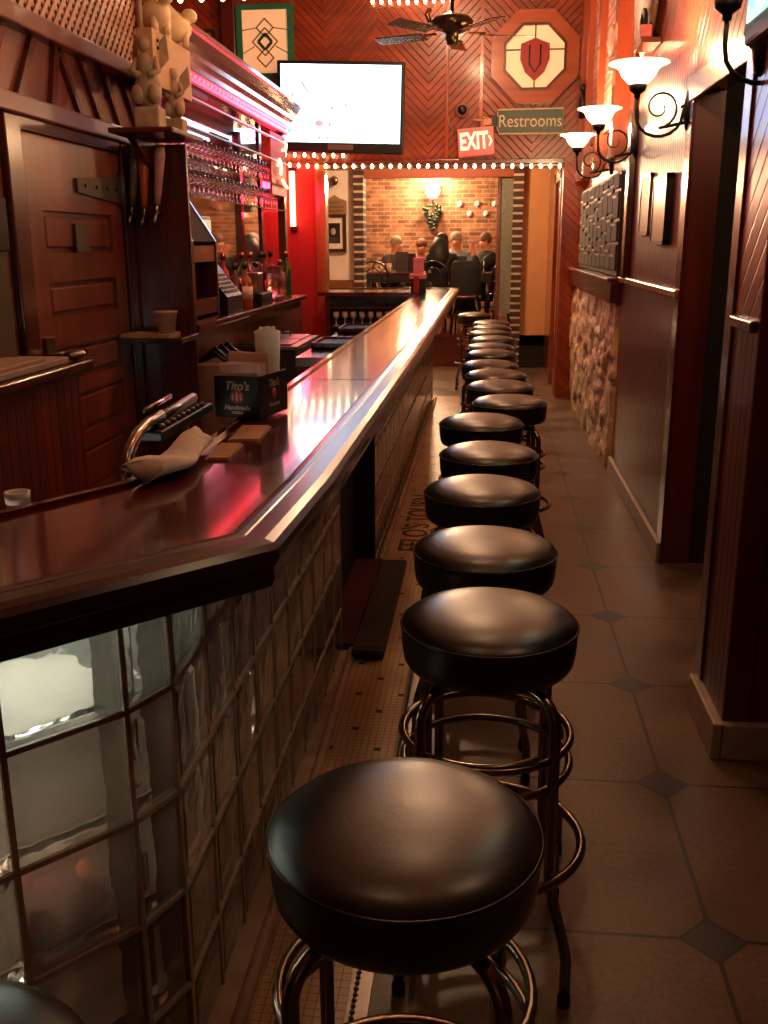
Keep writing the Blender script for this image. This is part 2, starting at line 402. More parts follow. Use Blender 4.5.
# left partition: bands, chevron and lattice
struct(MB().box(-1.8, -1.70, -2.2, 3.45, 0, 1.965).box(-1.8, -1.70, 4.66, 5.0, 0, 1.965).box(-1.8, -1.76, 3.45, 4.66, 0, 1.965).build('wall_left_partition', m_leftwood))
struct(MB().box(-1.8, -1.72, -2.2, 5.0, 2.02, 2.25).build('wall_left_frieze', plain('frieze_paint', '6e3c3c', .3, 0, .1, 6, 0, .5)))
struct(MB().box(-1.8, -1.66, -2.2, 5.0, 1.95, 2.02, bev=.008).build('trim_13', m_leftwood), 'lower rail of the frieze')
struct(MB().box(-1.8, -1.66, -2.2, 5.0, 2.25, 2.32, bev=.008).build('trim_14', m_leftwood), 'upper rail of the frieze')
ch = MB()
def batten(yb_, yt_):
    w_ = .022; vs = [(x, y, z) for x in (-1.72, -1.698) for y, z in ((yb_-w_, 2.02), (yb_+w_, 2.02), (yt_+w_, 2.25), (yt_-w_, 2.25))]
    ch.add(vs, [(0, 1, 2, 3), (4, 7, 6, 5), (0, 4, 5, 1), (1, 5, 6, 2), (2, 6, 7, 3), (3, 7, 4, 0)])
for yt_ in (3.10, 3.34, 3.58, 3.82): batten(yt_-.17, yt_)
batten(3.94, 4.02)
for yt_ in (4.04, 4.26, 4.50, 4.74): batten(yt_+.19, yt_)
struct(ch.build('trim_15', m_cherry), 'slanted battens of the frieze')
lat = MB(); z0, z1, ya, yb, q = 2.32, 3.1, 2.2, 4.95, .060
k = -20
while k*q < (yb-ya) + (z1-z0):
    for s_ in (1, -1):
        # clip the 45 degree strip to the rectangle
        y = ya + k*q; pa, pb = (y, z0), (y+(z1-z0), z1)
        if pa[0] < ya: pa = (ya, z0 + ya-y)
        if pb[0] > yb: pb = (yb, z0 + yb-y)
        if pa[1] < z1 and pb[1] > z0 and pb[0] > pa[0]:
            if s_ < 0: pa, pb = (pa[0], z0+z1-pa[1]), (pb[0], z0+z1-pb[1])
            x = -1.70 + .0026*s_
            n = V((0, pb[0]-pa[0], pb[1]-pa[1])).normalized(); pr = V((0, -n.z, n.y))*.0112
            A, B = V((x, *pa)), V((x, *pb)); d = V((.0025, 0, 0))
            lat.add([A-pr-d, A+pr-d, B+pr-d, B-pr-d, A-pr+d, A+pr+d, B+pr+d, B-pr+d], [(0, 1, 2, 3), (4, 7, 6, 5), (0, 4, 5, 1), (1, 5, 6, 2), (2, 6, 7, 3), (3, 7, 4, 0)])
    k += 1
struct(lat.build('trim_16', m_lattice), 'diagonal lattice screen above the frieze')
struct(MB().box(-1.8, -1.745, -2.2, 4.95, 2.32, CEIL).build('wall_left_upper', plain('dark_backing', '2a0f08', .8)))
struct(MB().box(-1.76, -1.64, 4.95, 5.07, 1.98, CEIL, bev=.006).build('trim_17', wood('red_post', '6a1a10', '8a2a1a')), 'red post at the end of the lattice')

# middle room beyond the header
struct(MB().box(-3.4, -1.64, 12.4, 12.5, 0, 2.9).build('wall_middle_left', m_cream))
struct(MB().box(.41, 1.0, 12.4, 12.5, 0, 2.9).build('wall_middle_right', m_peach))
struct(MB().box(-1.52, .29, 12.4, 12.5, 2.27, 2.9).build('wall_middle_header', plain('red_header', '8a4028', .6)))
struct(MB().box(-1.64, -1.52, 12.32, 12.6, 0, 2.9).build('trim_18', m_quoin), 'brick edge left of the dining room opening')
struct(MB().box(.29, .41, 12.32, 12.6, 0, 2.9).build('trim_19', m_quoin), 'brick edge right of the dining room opening')
struct(MB().box(.14, .29, 12.44, 12.5, .66, 2.27).build('trim_20', plain('grey_green_paint', '6a6a58', .6)), 'grey green door frame of the dining room opening')
struct(MB().box(.10, .14, 12.42, 12.5, .4, 2.27).build('trim_21', m_leftwood), 'brown edge of the grey green frame')
struct(MB().box(.40, .72, 12.37, 12.4, 0, .27).build('baseboard_middle', m_black))
struct(MB().box(.72, .9, 10.05, 12.4, 0, 2.9).build('wall_middle_side', wood('side_room_wood', '5a1c0e', '7c2c18')))
struct(MB().box(.69, .73, 10.06, 10.22, 0, 2.2, bev=.006).box(.69, .73, 10.9, 11.05, 0, 2.2, bev=.006).box(.69, .73, 10.06, 11.05, 2.1, 2.24, bev=.006).build('door_1', wood('side_door_frame', '7a3a1c', 'a86038')), 'wooden door frame beyond the header')
struct(MB().box(-3.4, -3.3, 10.05, 12.4, 0, 2.9).build('wall_middle_far_left', m_cream))
struct(MB().box(-3.4, 1.0, 10.05, 12.5, 2.9, 3.0).build('ceiling_middle', m_cream))
struct(MB().box(-3.4, -1.66, 12.34, 12.4, 0, 1.07).build('baseboard_middle_left', wood('wainscot_wood', '6a4028', '94603e', axis=0)), 'brown wainscot under the cream wall')
# raised dining room
struct(MB().box(-3.4, 1.6, 12.4, 15.7, 0, .4).build('floor_dining', m_cherry_x))
struct(MB().box(-3.4, 1.6, 15.6, 15.7, .4, 3.2).build('wall_dining_back', m_brick))
struct(MB().box(-3.4, -3.3, 12.5, 15.6, .4, 3.2).box(1.5, 1.6, 12.5, 15.6, .4, 3.2).build('wall_dining_sides', m_peach))
struct(MB().box(-3.4, 1.6, 12.5, 15.7, 3.2, 3.3).build('ceiling_dining', m_cream))
struct(MB().box(-3.3, 1.5, 15.5, 15.6, 2.47, 2.62).build('trim_22', wood('picture_rail', '8a3a20', 'a85030', axis=0)), 'red wooden rail along the top of the brick wall')

# stone wall and ledge on the right
st = MB(); ny, nz = 90, 42; rr = random.Random(3); grid = []
def hn(a, b): 
    return (math.sin(a*12.9898+b*78.233)*43758.5453) % 1
cells = [(rr.uniform(6.62, 9.9), rr.uniform(0, 1.12), rr.uniform(.0, .042)) for _ in range(170)]
for i in range(ny+1):
    for j in range(nz+1):
        y = 6.64 + 3.22*i/ny; z = 1.12*j/nz
        d = sorted(((y-c[0])**2 + ((z-c[1])*1.5)**2, c[2]) for c in cells)[:2]
        e = math.sqrt(d[1][0])-math.sqrt(d[0][0])
        x = .885 - .03 - d[0][1]*min(1, e/.03) + .008*hn(i, j)
        if i in (0,): x = .9
        if j == nz and False: x = .9
        if y > 9.45 and z < .95: pass
        grid.append((x, y, z))
fs = [(i*(nz+1)+j, (i+1)*(nz+1)+j, (i+1)*(nz+1)+j+1, i*(nz+1)+j+1) for i in range(ny) for j in range(nz)]
st.add(grid, fs, True)
struct(st.build('wall_right_stone', m_stone), 'rough pale stone facing under the ledge')
lg = empty('wooden_ledge', 'dark red wooden ledge capping the rough stone wall', 'ledge', (.82, 8.2, 1.1))
MB().box(.80, .897, 6.63, 9.86, 1.12, 1.255, bev=.006).build('box_front', m_cherry_y, lg, (-.82, -8.2, -1.1))
MB().box(.775, .897, 6.63, 9.88, 1.255, 1.28, bev=.008).build('top_board', m_cherry_y, lg, (-.82, -8.2, -1.1))

# ================================================================== BAR
OUT = [(-.27, 9.95), (-.272, 4.), (-.283, 1.80), (-.30, 1.37), (-.58, 1.06), (-1.15, .43)]
INN = [(-.60, 9.15), (-.60, 3.0), (-.605, 2.0), (-.65, 1.69), (-.71, 1.59), (-.79, 1.45), (-1.4, .77)]
def offset_poly(P, d):     # to the left of travel direction when d>0
    R = []
    for i, p in enumerate(P):
        a = V(P[max(i-1, 0)]); b = V(p); c = V(P[min(i+1, len(P)-1)])
        t1 = (b-a).normalized() if i else (c-b).normalized(); t2 = (c-b).normalized() if i < len(P)-1 else t1
        n1, n2 = V((-t1.y, t1.x)), V((-t2.y, t2.x)); n = (n1+n2).normalized(); R.append(b + n*d/max(.3, n.dot(n1)))
    return R
def sweep(P, prof, closed=True):     # prof: (offset outwards(+), z)
    mb = MB(); vs = []; fs = []; n = len(prof)
    cols = [offset_poly(P, d) for d, z in prof]
    for i in range(len(P)):
        for k in range(n): vs.append((cols[k][i].x, cols[k][i].y, prof[k][1]))
    for i in range(len(P)-1):
        for k in range(n): l = (k+1) % n; fs.append((i*n+k, i*n+l, (i+1)*n+l, (i+1)*n+k))
    fs += [tuple(range(n)), tuple((len(P)-1)*n+k for k in range(n))[::-1]]
    return mb.add(vs, fs, False)
# travelling from far to near, "outside" (customer side) is to the LEFT of travel
bar = empty('bar_counter', 'long mahogany bar with a glossy angled top and glass block front', 'bar', (-.5, 5., 0))
bo = (.5, -5., 0)
edge = offset_poly(OUT, -.07)
ret_ = [(-.34, 9.88), (-1.56, 9.78), (-1.56, 9.15)]
poly = [tuple(p) for p in edge][::-1] + ret_[1:] + INN
slab = MB().prism([(p[0], p[1]) for p in [tuple(e) for e in edge]] + INN[::-1] + [(-1.56, 9.15), (-1.56, 9.85), (-.34, 9.88)], 1.035, 1.07)
slab.build('top_slab', m_bartop, bar, bo)
prof = [(-.085, 1.035), (-.085, 1.071), (-.080, 1.0735), (-.070, 1.0745), (-.060, 1.0735), (-.057, 1.0725), (-.025, 1.073), (-.010, 1.069), (-.002, 1.060), (0, 1.048), (-.006, 1.036), (-.012, 1.028), (-.010, 1.012), (-.016, .998), (-.03, .992), (-.085, .992)]
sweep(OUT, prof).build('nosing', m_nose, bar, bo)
OUT2 = [(-1.56, 9.93), (-.34, 9.95)]
sweep(INN, [(0, 1.03), (0, 1.078), (-.016, 1.078), (-.016, 1.03)]).build('inner_rim', m_bartop, bar, bo)
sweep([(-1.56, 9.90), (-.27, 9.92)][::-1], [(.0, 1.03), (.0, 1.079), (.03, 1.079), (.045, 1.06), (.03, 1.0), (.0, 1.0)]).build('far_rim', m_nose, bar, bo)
g = MB()
g.box(-.60, -.345, 3.18, 3.186, 1.0697, 1.0706).build('joint_line', m_dark, bar, bo); MB().box(-.60, -.345, 6.2, 6.206, 1.0697, 1.0706).build('joint_line', m_dark, bar, bo)

front = bar
fo = (.5, -5., 0)
def block_wall(P0, P1, zrows, n, thick=.085):
    """pillowed glass blocks between two plan points; returns (glass MB, mortar MB)"""
    P0, P1 = V((*P0, 0)), V((*P1, 0)); t = (P1-P0).normalized(); L = (P1-P0).length; nn = V((t.y, -t.x, 0))
    gl, mo = MB(), MB(); w_ = L/n
    for i in range(n):
        for (za, zb) in zrows:
            a, b = i*w_+.005, (i+1)*w_-.005; z0, z1 = za+.005, zb-.005; e = min(.016, (b-a)*.2); dpt = .006
            def P(u, z, d): return P0 + t*u + V((0, 0, z)) + nn*(-d)
            lo = [(a, z0), (b, z0), (b, z1), (a, z1)]; li = [(a+e, z0+e), (b-e, z0+e), (b-e, z1-e), (a+e, z1-e)]
            vs = [P(u, z, dpt) for u, z in lo]+[P(u, z, 0) for u, z in li]+[P(u, z, thick-dpt) for u, z in lo]+[P(u, z, thick) for u, z in li]
            fs = [(4, 5, 6, 7), (15, 14, 13, 12)]
            for k in range(4):
                l = (k+1) % 4; fs += [(k, l, 4+l, 4+k), (8+k, 12+k, 12+l, 8+l), (k, 8+k, 8+l, l)]
            gl.add(vs, fs, False)
    def bar_(u0, u1, z0, z1):
        vs = [P0+t*u+V((0, 0, z))-nn*d for u in (u0, u1) for z in (z0, z1) for d in (-.001, thick+.001)]
        mo.add(vs, [(0, 1, 3, 2), (4, 6, 7, 5), (0, 4, 5, 1), (2, 3, 7, 6), (0, 2, 6, 4), (1, 5, 7, 3)])
    for i in range(n+1): bar_(max(0, i*w_-.0048), min(L, i*w_+.0048), zrows[0][0], zrows[-1][1])
    for z in [zrows[0][0]]+[r[1] for r in zrows]: bar_(0, L, z-.0048, z+.0048)
    return gl, mo
def fix_norm_keep(mb, name, mat, parent, loc):
    me = bpy.data.meshes.new(name); me.from_pydata(mb.v, [], mb.f); me.update(); me.materials.append(mat)
    o = bpy.data.objects.new(name, me); COL.objects.link(o); o.parent = parent; o.location = loc; return o
ROWS = [(-.015+.0, .18), (.18, .38), (.38, .58), (.58, .78), (.78, .985)]
ROWS[0] = (.005, .18)
A0, A1, A2 = (-.513, 1.468), (-.556, 1.366), (-.556-.132*5, 1.366-.150*5)
for (a, b, n) in ((A1, A2, 5), (A0, A1, 1), ((-.515, 3.4), (-.513, 1.468), 10), ((-.515, 9.7), (-.515, 4.5), 26)):
    gl, mo = block_wall(b, a, ROWS, n)
    gp = gl.build('glass_block_panel', m_block, front, fo)
    mo.build('mortar', m_mortar, gp)
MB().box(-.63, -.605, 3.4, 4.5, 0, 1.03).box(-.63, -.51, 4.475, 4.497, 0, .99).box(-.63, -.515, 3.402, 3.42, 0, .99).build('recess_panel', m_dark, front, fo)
MB().box(-.60, -.475, 3.42, 4.47, 0, .03).build('recess_carpet', plain('red_carpet', '5a1a12', .9, 0, .2, 80), front, fo)
MB().prism([(-.512, 1.47), (-.43, 1.2), (-.455, 2.5), (-.468, 3.4), (-.515, 3.4)], 0, .012).build('curb', m_curb, front, fo)
MB().tube([(-.455, 1.15, .012), (-.462, 2.5, .012), (-.478, 3.4, .012)], .016, 8).tube([(-.485, 4.5, .012), (-.485, 9.7, .012)], .016, 8).build('curb_moulding', m_curb, front, fo)
cab = MB().box(-1.12, -.86, 2.4, 9.0, .08, .72).build('underbar_cabinet', wood('underbar_wood', '20120c', '3a2418', axis=1), None)
tag(cab, 'dark under-bar cabinet run behind the glass blocks', 'cabinet')
# shelf lamp behind the angled blocks
lp = empty('under_bar_lamp', 'bright tube lamp behind the top row of angled glass blocks', 'lamp', (-.90, 1.36, .9))
MB().box(-.03, .03, -.32, .32, .05, .075).build('housing', m_white, lp, rz=-PI*.23)
MB().tube([(0, -.3, .035), (0, .3, .035)], .012, 8).build('tube', emit('white_tube', (.85, 1, .92), 22), lp, rz=-PI*.23)
tag(MB().box(-1.5, -1.15, .95, 1.6, .02, .70, bev=.01).build('ice_bin', plain('pale_bin', 'a8a294', .4), None), 'pale ice bin behind the angled glass blocks', 'ice bin')
tow = MB().ball((0, 0, .07), .05, .035, .08).ball((.03, .05, .05), .045, .035, .055).ball((-.03, -.06, .06), .03, .03, .07).build('added_orange_cloth', plain('added_orange_cloth', 'e0502a', .8, 0, .3, 30), None, (-.735, 1.385, .37))  # added cloth, stands in for orange light refracted in the blocks
tag(tow, 'added orange cloth standing in for an orange gleam in the lower glass blocks', 'cloth')
tag(MB().box(-.85, -.69, 1.36, 1.6, .33, .37, mtx=None).build('under_bar_shelf', m_cherry, None), 'small wooden shelf under the added orange cloth behind the glass blocks', 'shelf')

tag(MB().prism([(-.60, 1.50), (-.65, 1.42), (-1.10, .92), (-1.3, 1.1), (-.80, 1.62)], .755, .775).build('white_shelf_board', m_white), 'white shelf under the tube lamp inside the bar', 'shelf')
# floor fittings at the foot of the bar
mt = MB().box(-.468, -.35, 3.32, 4.40, .028, .05, bev=.004)
for i in range(9): mt.box(-.462+i*.0125, -.456+i*.0125, 3.34, 4.38, .05, .054)
mt.box(-.46, -.43, 3.34, 4.38, .003, .03).box(-.385, -.355, 3.34, 4.38, .003, .03)
tag(mt.build('ridged_floor_grate', m_rubber), 'dark ridged grate lying beside the gap in the bar front', 'grate')
rail = MB().box(-.250, -.205, .3, 9.7, .002, .012)
for i in range(190): rail.lathe([(.006, 0), (.004, .005), (0, .006)], 6, Matrix.Translation((-.236, .95+i*.016, .012)))
tag(rail.build('metal_floor_strip', m_steel), 'shiny beaded metal strip between mosaic and slate tiles', 'floor strip')
for wd_, y_, n_ in (("EELO'S", 4.93, "EELO'S"), ("TOURN", 5.53, 'TOURN')):
    tx = text(wd_, .20, .0008, plain('black_mosaic', '1c100c', .5), 'mosaic_lettering', None, Matrix.Translation((-.345, y_, .0045)) @ Matrix.Rotation(PI/2, 4, 'Z') @ Matrix.Scale(.85, 4, (1, 0, 0)), 'CENTER')
    tag(tx, 'dark mosaic letters reading %s in the floor border along the bar' % n_, 'lettering')

# ------------------------------------------------------------------ bar stools
def make_stool(label):
    r = empty('bar_stool', label, 'bar stool', group='black vinyl bar stools')
    R = .178
    pr = [(0, .678), (.150, .678), (.166, .682), (.172, .692), (.1755, .715), (.177, .745), (.1765, .756), (.1785, .760), (.1785, .764), (.175, .768), (.168, .775), (.155, .783), (.125, .792), (.085, .798), (.04, .8005), (0, .801)]
    MB().lathe(pr, 64).build('seat', m_vinyl, r)
    MB().ring((0, 0, .7625), .1775, .0028, 64, 8).build('piping', m_piping, r)
    MB().lathe([(0, .645), (.05, .645), (.05, .66), (.115, .664), (.12, .678), (0, .678)], 40).build('seat_plate', m_chrome, r)
    for k in range(4):
        a = PI/4 + k*PI/2; c, s = math.cos(a), math.sin(a); pts = []
        for i in range(7):
            t = PI/2*i/6; pts.append((.130+.055*math.sin(t), .655-.06+.06*math.cos(t)))
        pts = [(.04, .655)] + pts + [(.185, .30), (.187, .26), (.194, .235), (.232, .135), (.239, .105), (.239, .018)]
        lg_ = MB().tube([(p_*c, p_*s, z) for p_, z in pts], .0115, 10).build('leg', m_chrome, r)
        MB().lathe([(0, 0), (.014, 0), (.0145, .02), (.0125, .028)], 12, Matrix.Translation((.239*c, .239*s, 0))).build('rubber_foot', m_black, lg_)
    MB().ring((0, 0, .525), .172, .0085).build('support_ring', m_chrome, r)
    MB().ring((0, 0, .465), .172, .0085).build('support_ring', m_chrome, r)
    MB().ring((0, 0, .275), .2055, .0105, 48).build('foot_ring', m_chrome, r)
    return r
ST = [(-.09, 1.11, 0), (.02, 1.85, 0), (.01, 2.33, .2), (0, 2.92, -.15), (.02, 3.47, .1), (-.01, 4.10, 0), (.12, 4.66, .05), (.08, 5.19, .2), (.06, 5.66, 0), (.03, 6.13, .3), (.04, 6.76, 0),
      (.03, 7.22, .1), (.06, 7.80, 0), (.03, 8.36, .2), (.05, 8.92, 0), (.05, 9.46, .1), (-.13, 10.55, 0)]
ORD = ['nearest', 'second', 'third', 'fourth', 'fifth', 'sixth', 'seventh', 'eighth', 'ninth', 'tenth', 'eleventh', 'twelfth', 'thirteenth', 'fourteenth', 'fifteenth', 'sixteenth']
LB = ['nearest black vinyl bar stool of the row, largest in the picture'] + ['%s black vinyl bar stool of the row, counted from the near end' % o for o in ORD[1:]] + ['black stool set apart beyond the far corner of the bar']
LB[6] = 'seventh black vinyl bar stool of the row, standing out to the right'
LB[5] = 'sixth black vinyl bar stool of the row, pushed in towards the bar'
stool = make_stool(LB[0]); stool.location = (ST[0][0], ST[0][1], 0)
for (x, y, a), lb in list(zip(ST, LB))[1:]: copy_tree(stool, (x, y, 0), a, lb)
copy_tree(stool, (-.50, .625, 0), .2, 'black stool cut off at the bottom left corner beside the angled glass blocks')

# ------------------------------------------------------------------ things on the bar
cr = -.22
cd = empty('bar_caddy', 'black napkin caddy with white and red vodka lettering standing on the bar', 'caddy', (-.60, 2.47, 1.078), cr)
b = MB(); w2, d2, h2 = .062, .085, .105
b.box(-w2, w2, -d2, -d2+.004, 0, h2).box(-w2, w2, d2-.004, d2, 0, h2).box(-w2, -w2+.004, -d2, d2, 0, h2).box(w2-.004, w2, -d2, d2, 0, h2).box(-w2, w2, -d2, d2, 0, .005).box(-w2, w2, .012, .016, 0, h2*.9).box(-.002, .002, .016, d2, 0, h2*.9)
b.build('box', plain('black_caddy', '0a0908', .4), cd)
m_print = plain('white_print', 'a89a8c', .6); m_redp = plain('red_print', 'a03020', .6)
for nm, sz, z, mt_ in (("Tito's", .030, .080, m_print), ("Handmade", .0165, .026, m_print), ("VODKA", .009, .013, m_print)):
    o = text(nm, sz, .0006, mt_, 'lettering', cd, facing((0, -d2-.0008, z)), shear=.25 if nm != 'VODKA' else 0, bold=.0004)
MB().lathe([(0, 0), (.017, 0), (.017, .001), (0, .001)], 24, Matrix.Translation((0, -d2, .053)) @ Matrix.Rotation(PI/2, 4, 'X') @ Matrix.Scale(1.2, 4, (1, 0, 0))).build('round_emblem', m_redp, cd)
MB().box(-.003, .003, -d2-.0016, -d2-.0012, .042, .064).box(-.014, -.008, -d2-.0016, -d2-.0012, .045, .061).box(.008, .014, -d2-.0016, -d2-.0012, .045, .061).build('emblem_figures', m_print, cd)
for nm, sz, z in (("Tito's", .028, .080), ("Handmade", .015, .026)):
    text(nm, sz, .0006, m_print, 'side_lettering', cd, facing((w2+.0008, 0, z), PI/2), shear=.25)
MB().lathe([(0, 0), (.015, 0), (.015, .001), (0, .001)], 24, Matrix.Translation((w2, 0, .053)) @ Matrix.Rotation(PI/2, 4, 'Y')).build('side_emblem', m_redp, cd)
def local(p, rz=cr, o=(-.60, 2.47, 1.078)):
    c, s = math.cos(rz), math.sin(rz); return (o[0]+c*p[0]-s*p[1], o[1]+s*p[0]+c*p[1], o[2]+p[2])
def napkins(loc, w_, d_, h_, n, label, rz):
    m = MB()
    for i in range(n):
        y = -d_/2 + d_*i/n; m.box(-w_/2, w_/2, y, y+d_/n*.7, 0, h_ + .003*math.sin(i*2.1), mtx=Matrix.Rotation(.02*math.sin(i), 4, 'Z'))
    return tag(m.build('napkin_stack', m_pinkpaper, None, loc, rz), label, 'napkins', 'napkin stacks in the caddy')
napkins(local((0, -.045, .006)), .105, .05, .125, 14, 'front stack of upright pinkish napkins in the black caddy', cr)
napkins(local((.0, -.002, .006)), .110, .022, .148, 7, 'taller rear stack of upright pinkish napkins in the black caddy', cr)
cup = empty('straw_cup', 'tall white cup packed with white straws behind the napkins', 'cup', local((.028, .046, .006)))
MB().lathe([(0, 0), (.024, 0), (.029, .1), (.034, .20), (.031, .20), (.024, .1), (.020, .004), (0, .004)], 28).build('cup', m_white, cup)
sb = MB()
for i in range(26):
    a = i*2.4; r_ = .0255*math.sqrt(i/26); x, y = r_*math.cos(a), r_*math.sin(a)
    sb.tube([(x*.6, y*.6, .01), (x, y, .208+.004*math.sin(i*1.7))], .0035, 6)
sb.build('straw_bundle', m_white, cup)
# folded towel
tw = MB(); nu, nv = 26, 14; P0 = V((-.628, 1.70, 0)); P1 = V((-.600, 2.02, 0)); vs = []
for i in range(nu+1):
    t = i/nu; c = P0.lerp(P1, t) + V((.012*math.sin(t*5), 0, 0)); wd = .040*(1-.5*t)*(.75+.5*math.sin(min(t, .35)/.35*PI/2)) + .004; ht = .024+.010*math.sin(t*7+1)
    for j in range(nv):
        a = 2*PI*j/nv; r_ = 1+.12*math.sin(a*3+t*9)+.05*math.sin(a*5-t*13)
        vs.append((c.x+wd*math.cos(a)*r_, c.y+.02*math.sin(a*2+t*3), max(.0, ht*(1+math.sin(a)*r_)*.62)))
tw.add(vs, [(i*nv+j, i*nv+(j+1) % nv, (i+1)*nv+(j+1) % nv, (i+1)*nv+j) for i in range(nu) for j in range(nv)]+[tuple(range(nv))[::-1], tuple(nu*nv+j for j in range(nv))], True)
towel = tw.build('bar_towel', m_cloth, None, (0, 0, 1.0785)); tag(towel, 'rolled white bar towel lying along the inner edge of the bar', 'towel')
for (x, y, w_, l_, lb) in ((-.545, 2.21, .07, .18, 'tan folded mat lying before the black caddy'), (-.55, 2.0, .05, .16, 'tan folded mat lying beside the rolled towel')):
    m = MB().box(-w_/2, w_/2, -l_/2, l_/2, 0, .003).box(-w_/2+.003, w_/2-.002, -l_/2+.004, l_/2, .003, .006, mtx=Matrix.Rotation(.04, 4, 'Z'))
    tag(m.build('paper_mat', plain('tan_card', 'a0704c', .7), None, (x, y, 1.0705), .05), lb, 'mat')
gr = empty('service_rail', 'curved chrome service rail with a black grip behind the rolled towel', 'rail', (-.69, 1.80, 1.0))
pts = [(-.004, .0, .0), (-.004, .0, .085), (-.006, .03, .110), (-.012, .09, .128), (-.02, .18, .135), (-.03, .30, .132)]
MB().tube(pts, .0125, 12).build('chrome_tube', m_chrome, gr)
MB().box(-.055, .005, .20, .60, .092, .114, bev=.004).tube([(-.03, .20, .126), (-.045, .60, .126)], .013, 8).build('black_grip', m_black, gr)
kn = MB()
for i in range(9): kn.lathe([(.010, 0), (.010, .006), (.006, .010), (0, .011)], 8, Matrix.Translation((-.01, .24+i*.038, .114)))
kn.build('grip_studs', plain('grip_red', '4a2a24', .4), gr)
MB().tube([(-.055, .26, .148), (-.065, .48, .148)], .006, 8).build('top_bar', m_chrome, gr)
MB().tube([(-.02, .45, .0), (-.02, .45, .095)], .008, 8).build('bracket', m_chrome, gr)
pk = empty('pink_cup', 'small pink and white cup just showing over the inner edge of the bar', 'cup', (-.80, 1.56, 1.0))
MB().lathe([(0, 0), (.016, 0), (.020, .085), (.018, .085), (.014, .004), (0, .004)], 20).build('body', plain('pink_plastic', 'd08078', .5), pk)
MB().lathe([(.0205, .07), (.022, .09), (.017, .09), (.017, .07)], 20).build('rim', m_white, pk)
# far end caddy, pink and red
fc = empty('red_condiment_caddy', 'red and black condiment caddy with a pink stack at the far end of the bar', 'caddy', (-.60, 8.95, 1.071))
MB().box(-.075, .055, -.07, .07, 0, .13, bev=.004).build('box', m_black, fc)
MB().box(-.05, .0, -.073, -.068, .01, .15).build('red_bottle', plain('red_bottle', 'a01020', .3), fc)
MB().box(-.055, .035, -.05, .05, .13, .31, bev=.004).box(-.09, .06, -.055, .055, .13, .17, bev=.004).build('pink_napkins', plain('pink_paper', 'd87888', .7), fc)

# rails let into the inner edge far along the bar
for (x, y, lb) in ((-.70, 4.55, 'nearer black drip tray beside the inner edge of the bar'), (-.70, 5.35, 'farther black drip tray beside the inner edge of the bar')):
    t = empty('drip_tray', lb, 'tray', (x, y, 1.04))
    MB().box(-.085, .085, -.16, .16, 0, .012).box(-.085, -.075, -.16, .16, 0, .03).box(.075, .085, -.16, .16, 0, .03).box(-.085, .085, -.16, -.15, 0, .03).box(-.085, .085, .15, .16, 0, .03).build('tray', m_cherry, t)
    q = MB()
    for i in range(9): q.box(-.07, .07, -.14+i*.034, -.13+i*.034, .012, .022)
    q.build('grille', m_black, t)
tag(MB().box(-.80, -.62, 4.1, 5.8, 1.0, 1.038).build('inner_ledge', m_cherry_y), 'wooden ledge carrying the drip trays along the inner edge', 'ledge')

# ------------------------------------------------------------------ far return: glass rack
rk = empty('glass_rack', 'open wooden rack of stemware under the far return of the bar', 'rack', (-1.1, 9.3, 0))
ro = (1.1, -9.3, 0)
b = MB().box(-1.5, -.66, 9.58, 9.62, 0, 1.03).box(-1.5, -1.46, 9.2, 9.6, 0, 1.03).box(-.70, -.66, 9.2, 9.6, 0, 1.03)
b.build('carcass', m_cherry, rk, ro)
for z in (.30, .55, .74, .92): MB().box(-1.46, -.70, 9.2, 9.58, z, z+.018).build('shelf', m_cherry_x, rk, ro)
def wine_glass(nm, lb, grp, h=.15, r=.032):
    p = [(0, 0), (r*.95, 0), (r*.9, .003), (.005, .008), (.004, h*.45), (.012, h*.5), (r, h*.68), (r*.9, h), (r*.86, h), (r*.93, h*.68), (.008, h*.53), (0, h*.52)]
    o = MB().lathe(p, 14).build(nm, m_glass); return tag(o, lb, 'glass', grp)
m_glass_keep = m_glass; m_glass = plain('cloudy_stemware', 'c8beb0', .25)
g0 = wine_glass('stemmed_glass', 'clear stemmed glass standing in the wooden rack under the bar return', 'glasses in the bar return rack', .13, .03)
m_glass = m_glass_keep; first = True
for z in (.568, .758):
    for i in range(9):
        for yy in (9.27,):
            o = g0 if first else g0.copy()
            if not first: COL.objects.link(o)
            first = False
            o.location = (-1.41+i*.082, yy, z); o['label'] = 'clear stemmed glass on the %s shelf of the rack under the bar return' % ('lower' if z < .6 else 'upper')

# ================================================================== BACK BAR
bb = empty('back_bar', 'tall mirrored back bar with glass shelves and moulded cornice', 'back bar', (-1.7, 6.8, 0))
ob = (1.7, -6.8, 0)
MB().box(-2.02, -1.93, 5.05, 8.50, 0, 2.60).box(-2.02, -1.90, 8.42, 8.50, 0, 2.45).box(-2.02, -1.72, 5.05, 5.12, 0, 2.45).build('carcass', m_cherry, bb, ob)
MB().box(-1.93, -1.915, 5.12, 8.42, 1.13, 2.44).build('mirror', m_mirror, bb, ob)
MB().box(-1.72, -1.66, 5.07, 5.16, 1.1, 2.40).build('upright', m_cherry, bb, ob); MB().box(-1.76, -1.70, 8.42, 8.5, 1.1, 2.40).build('upright', m_cherry, bb, ob)
cp = [(-2.02, 2.44), (-1.66, 2.44), (-1.66, 2.47), (-1.63, 2.49), (-1.63, 2.52), (-1.60, 2.54), (-1.57, 2.58), (-1.55, 2.585), (-1.55, 2.61), (-2.02, 2.61)]
MB().prism([(p[0], p[1]) for p in cp], 5.0, 8.56, Matrix(((1, 0, 0, 0), (0, 0, 1, 0), (0, 1, 0, 0), (0, 0, 0, 1)))).build('cornice', wood('cornice_wood', '5a2a2c', '7c4a4c', axis=1, rough=.2, coat=1), bb, ob)
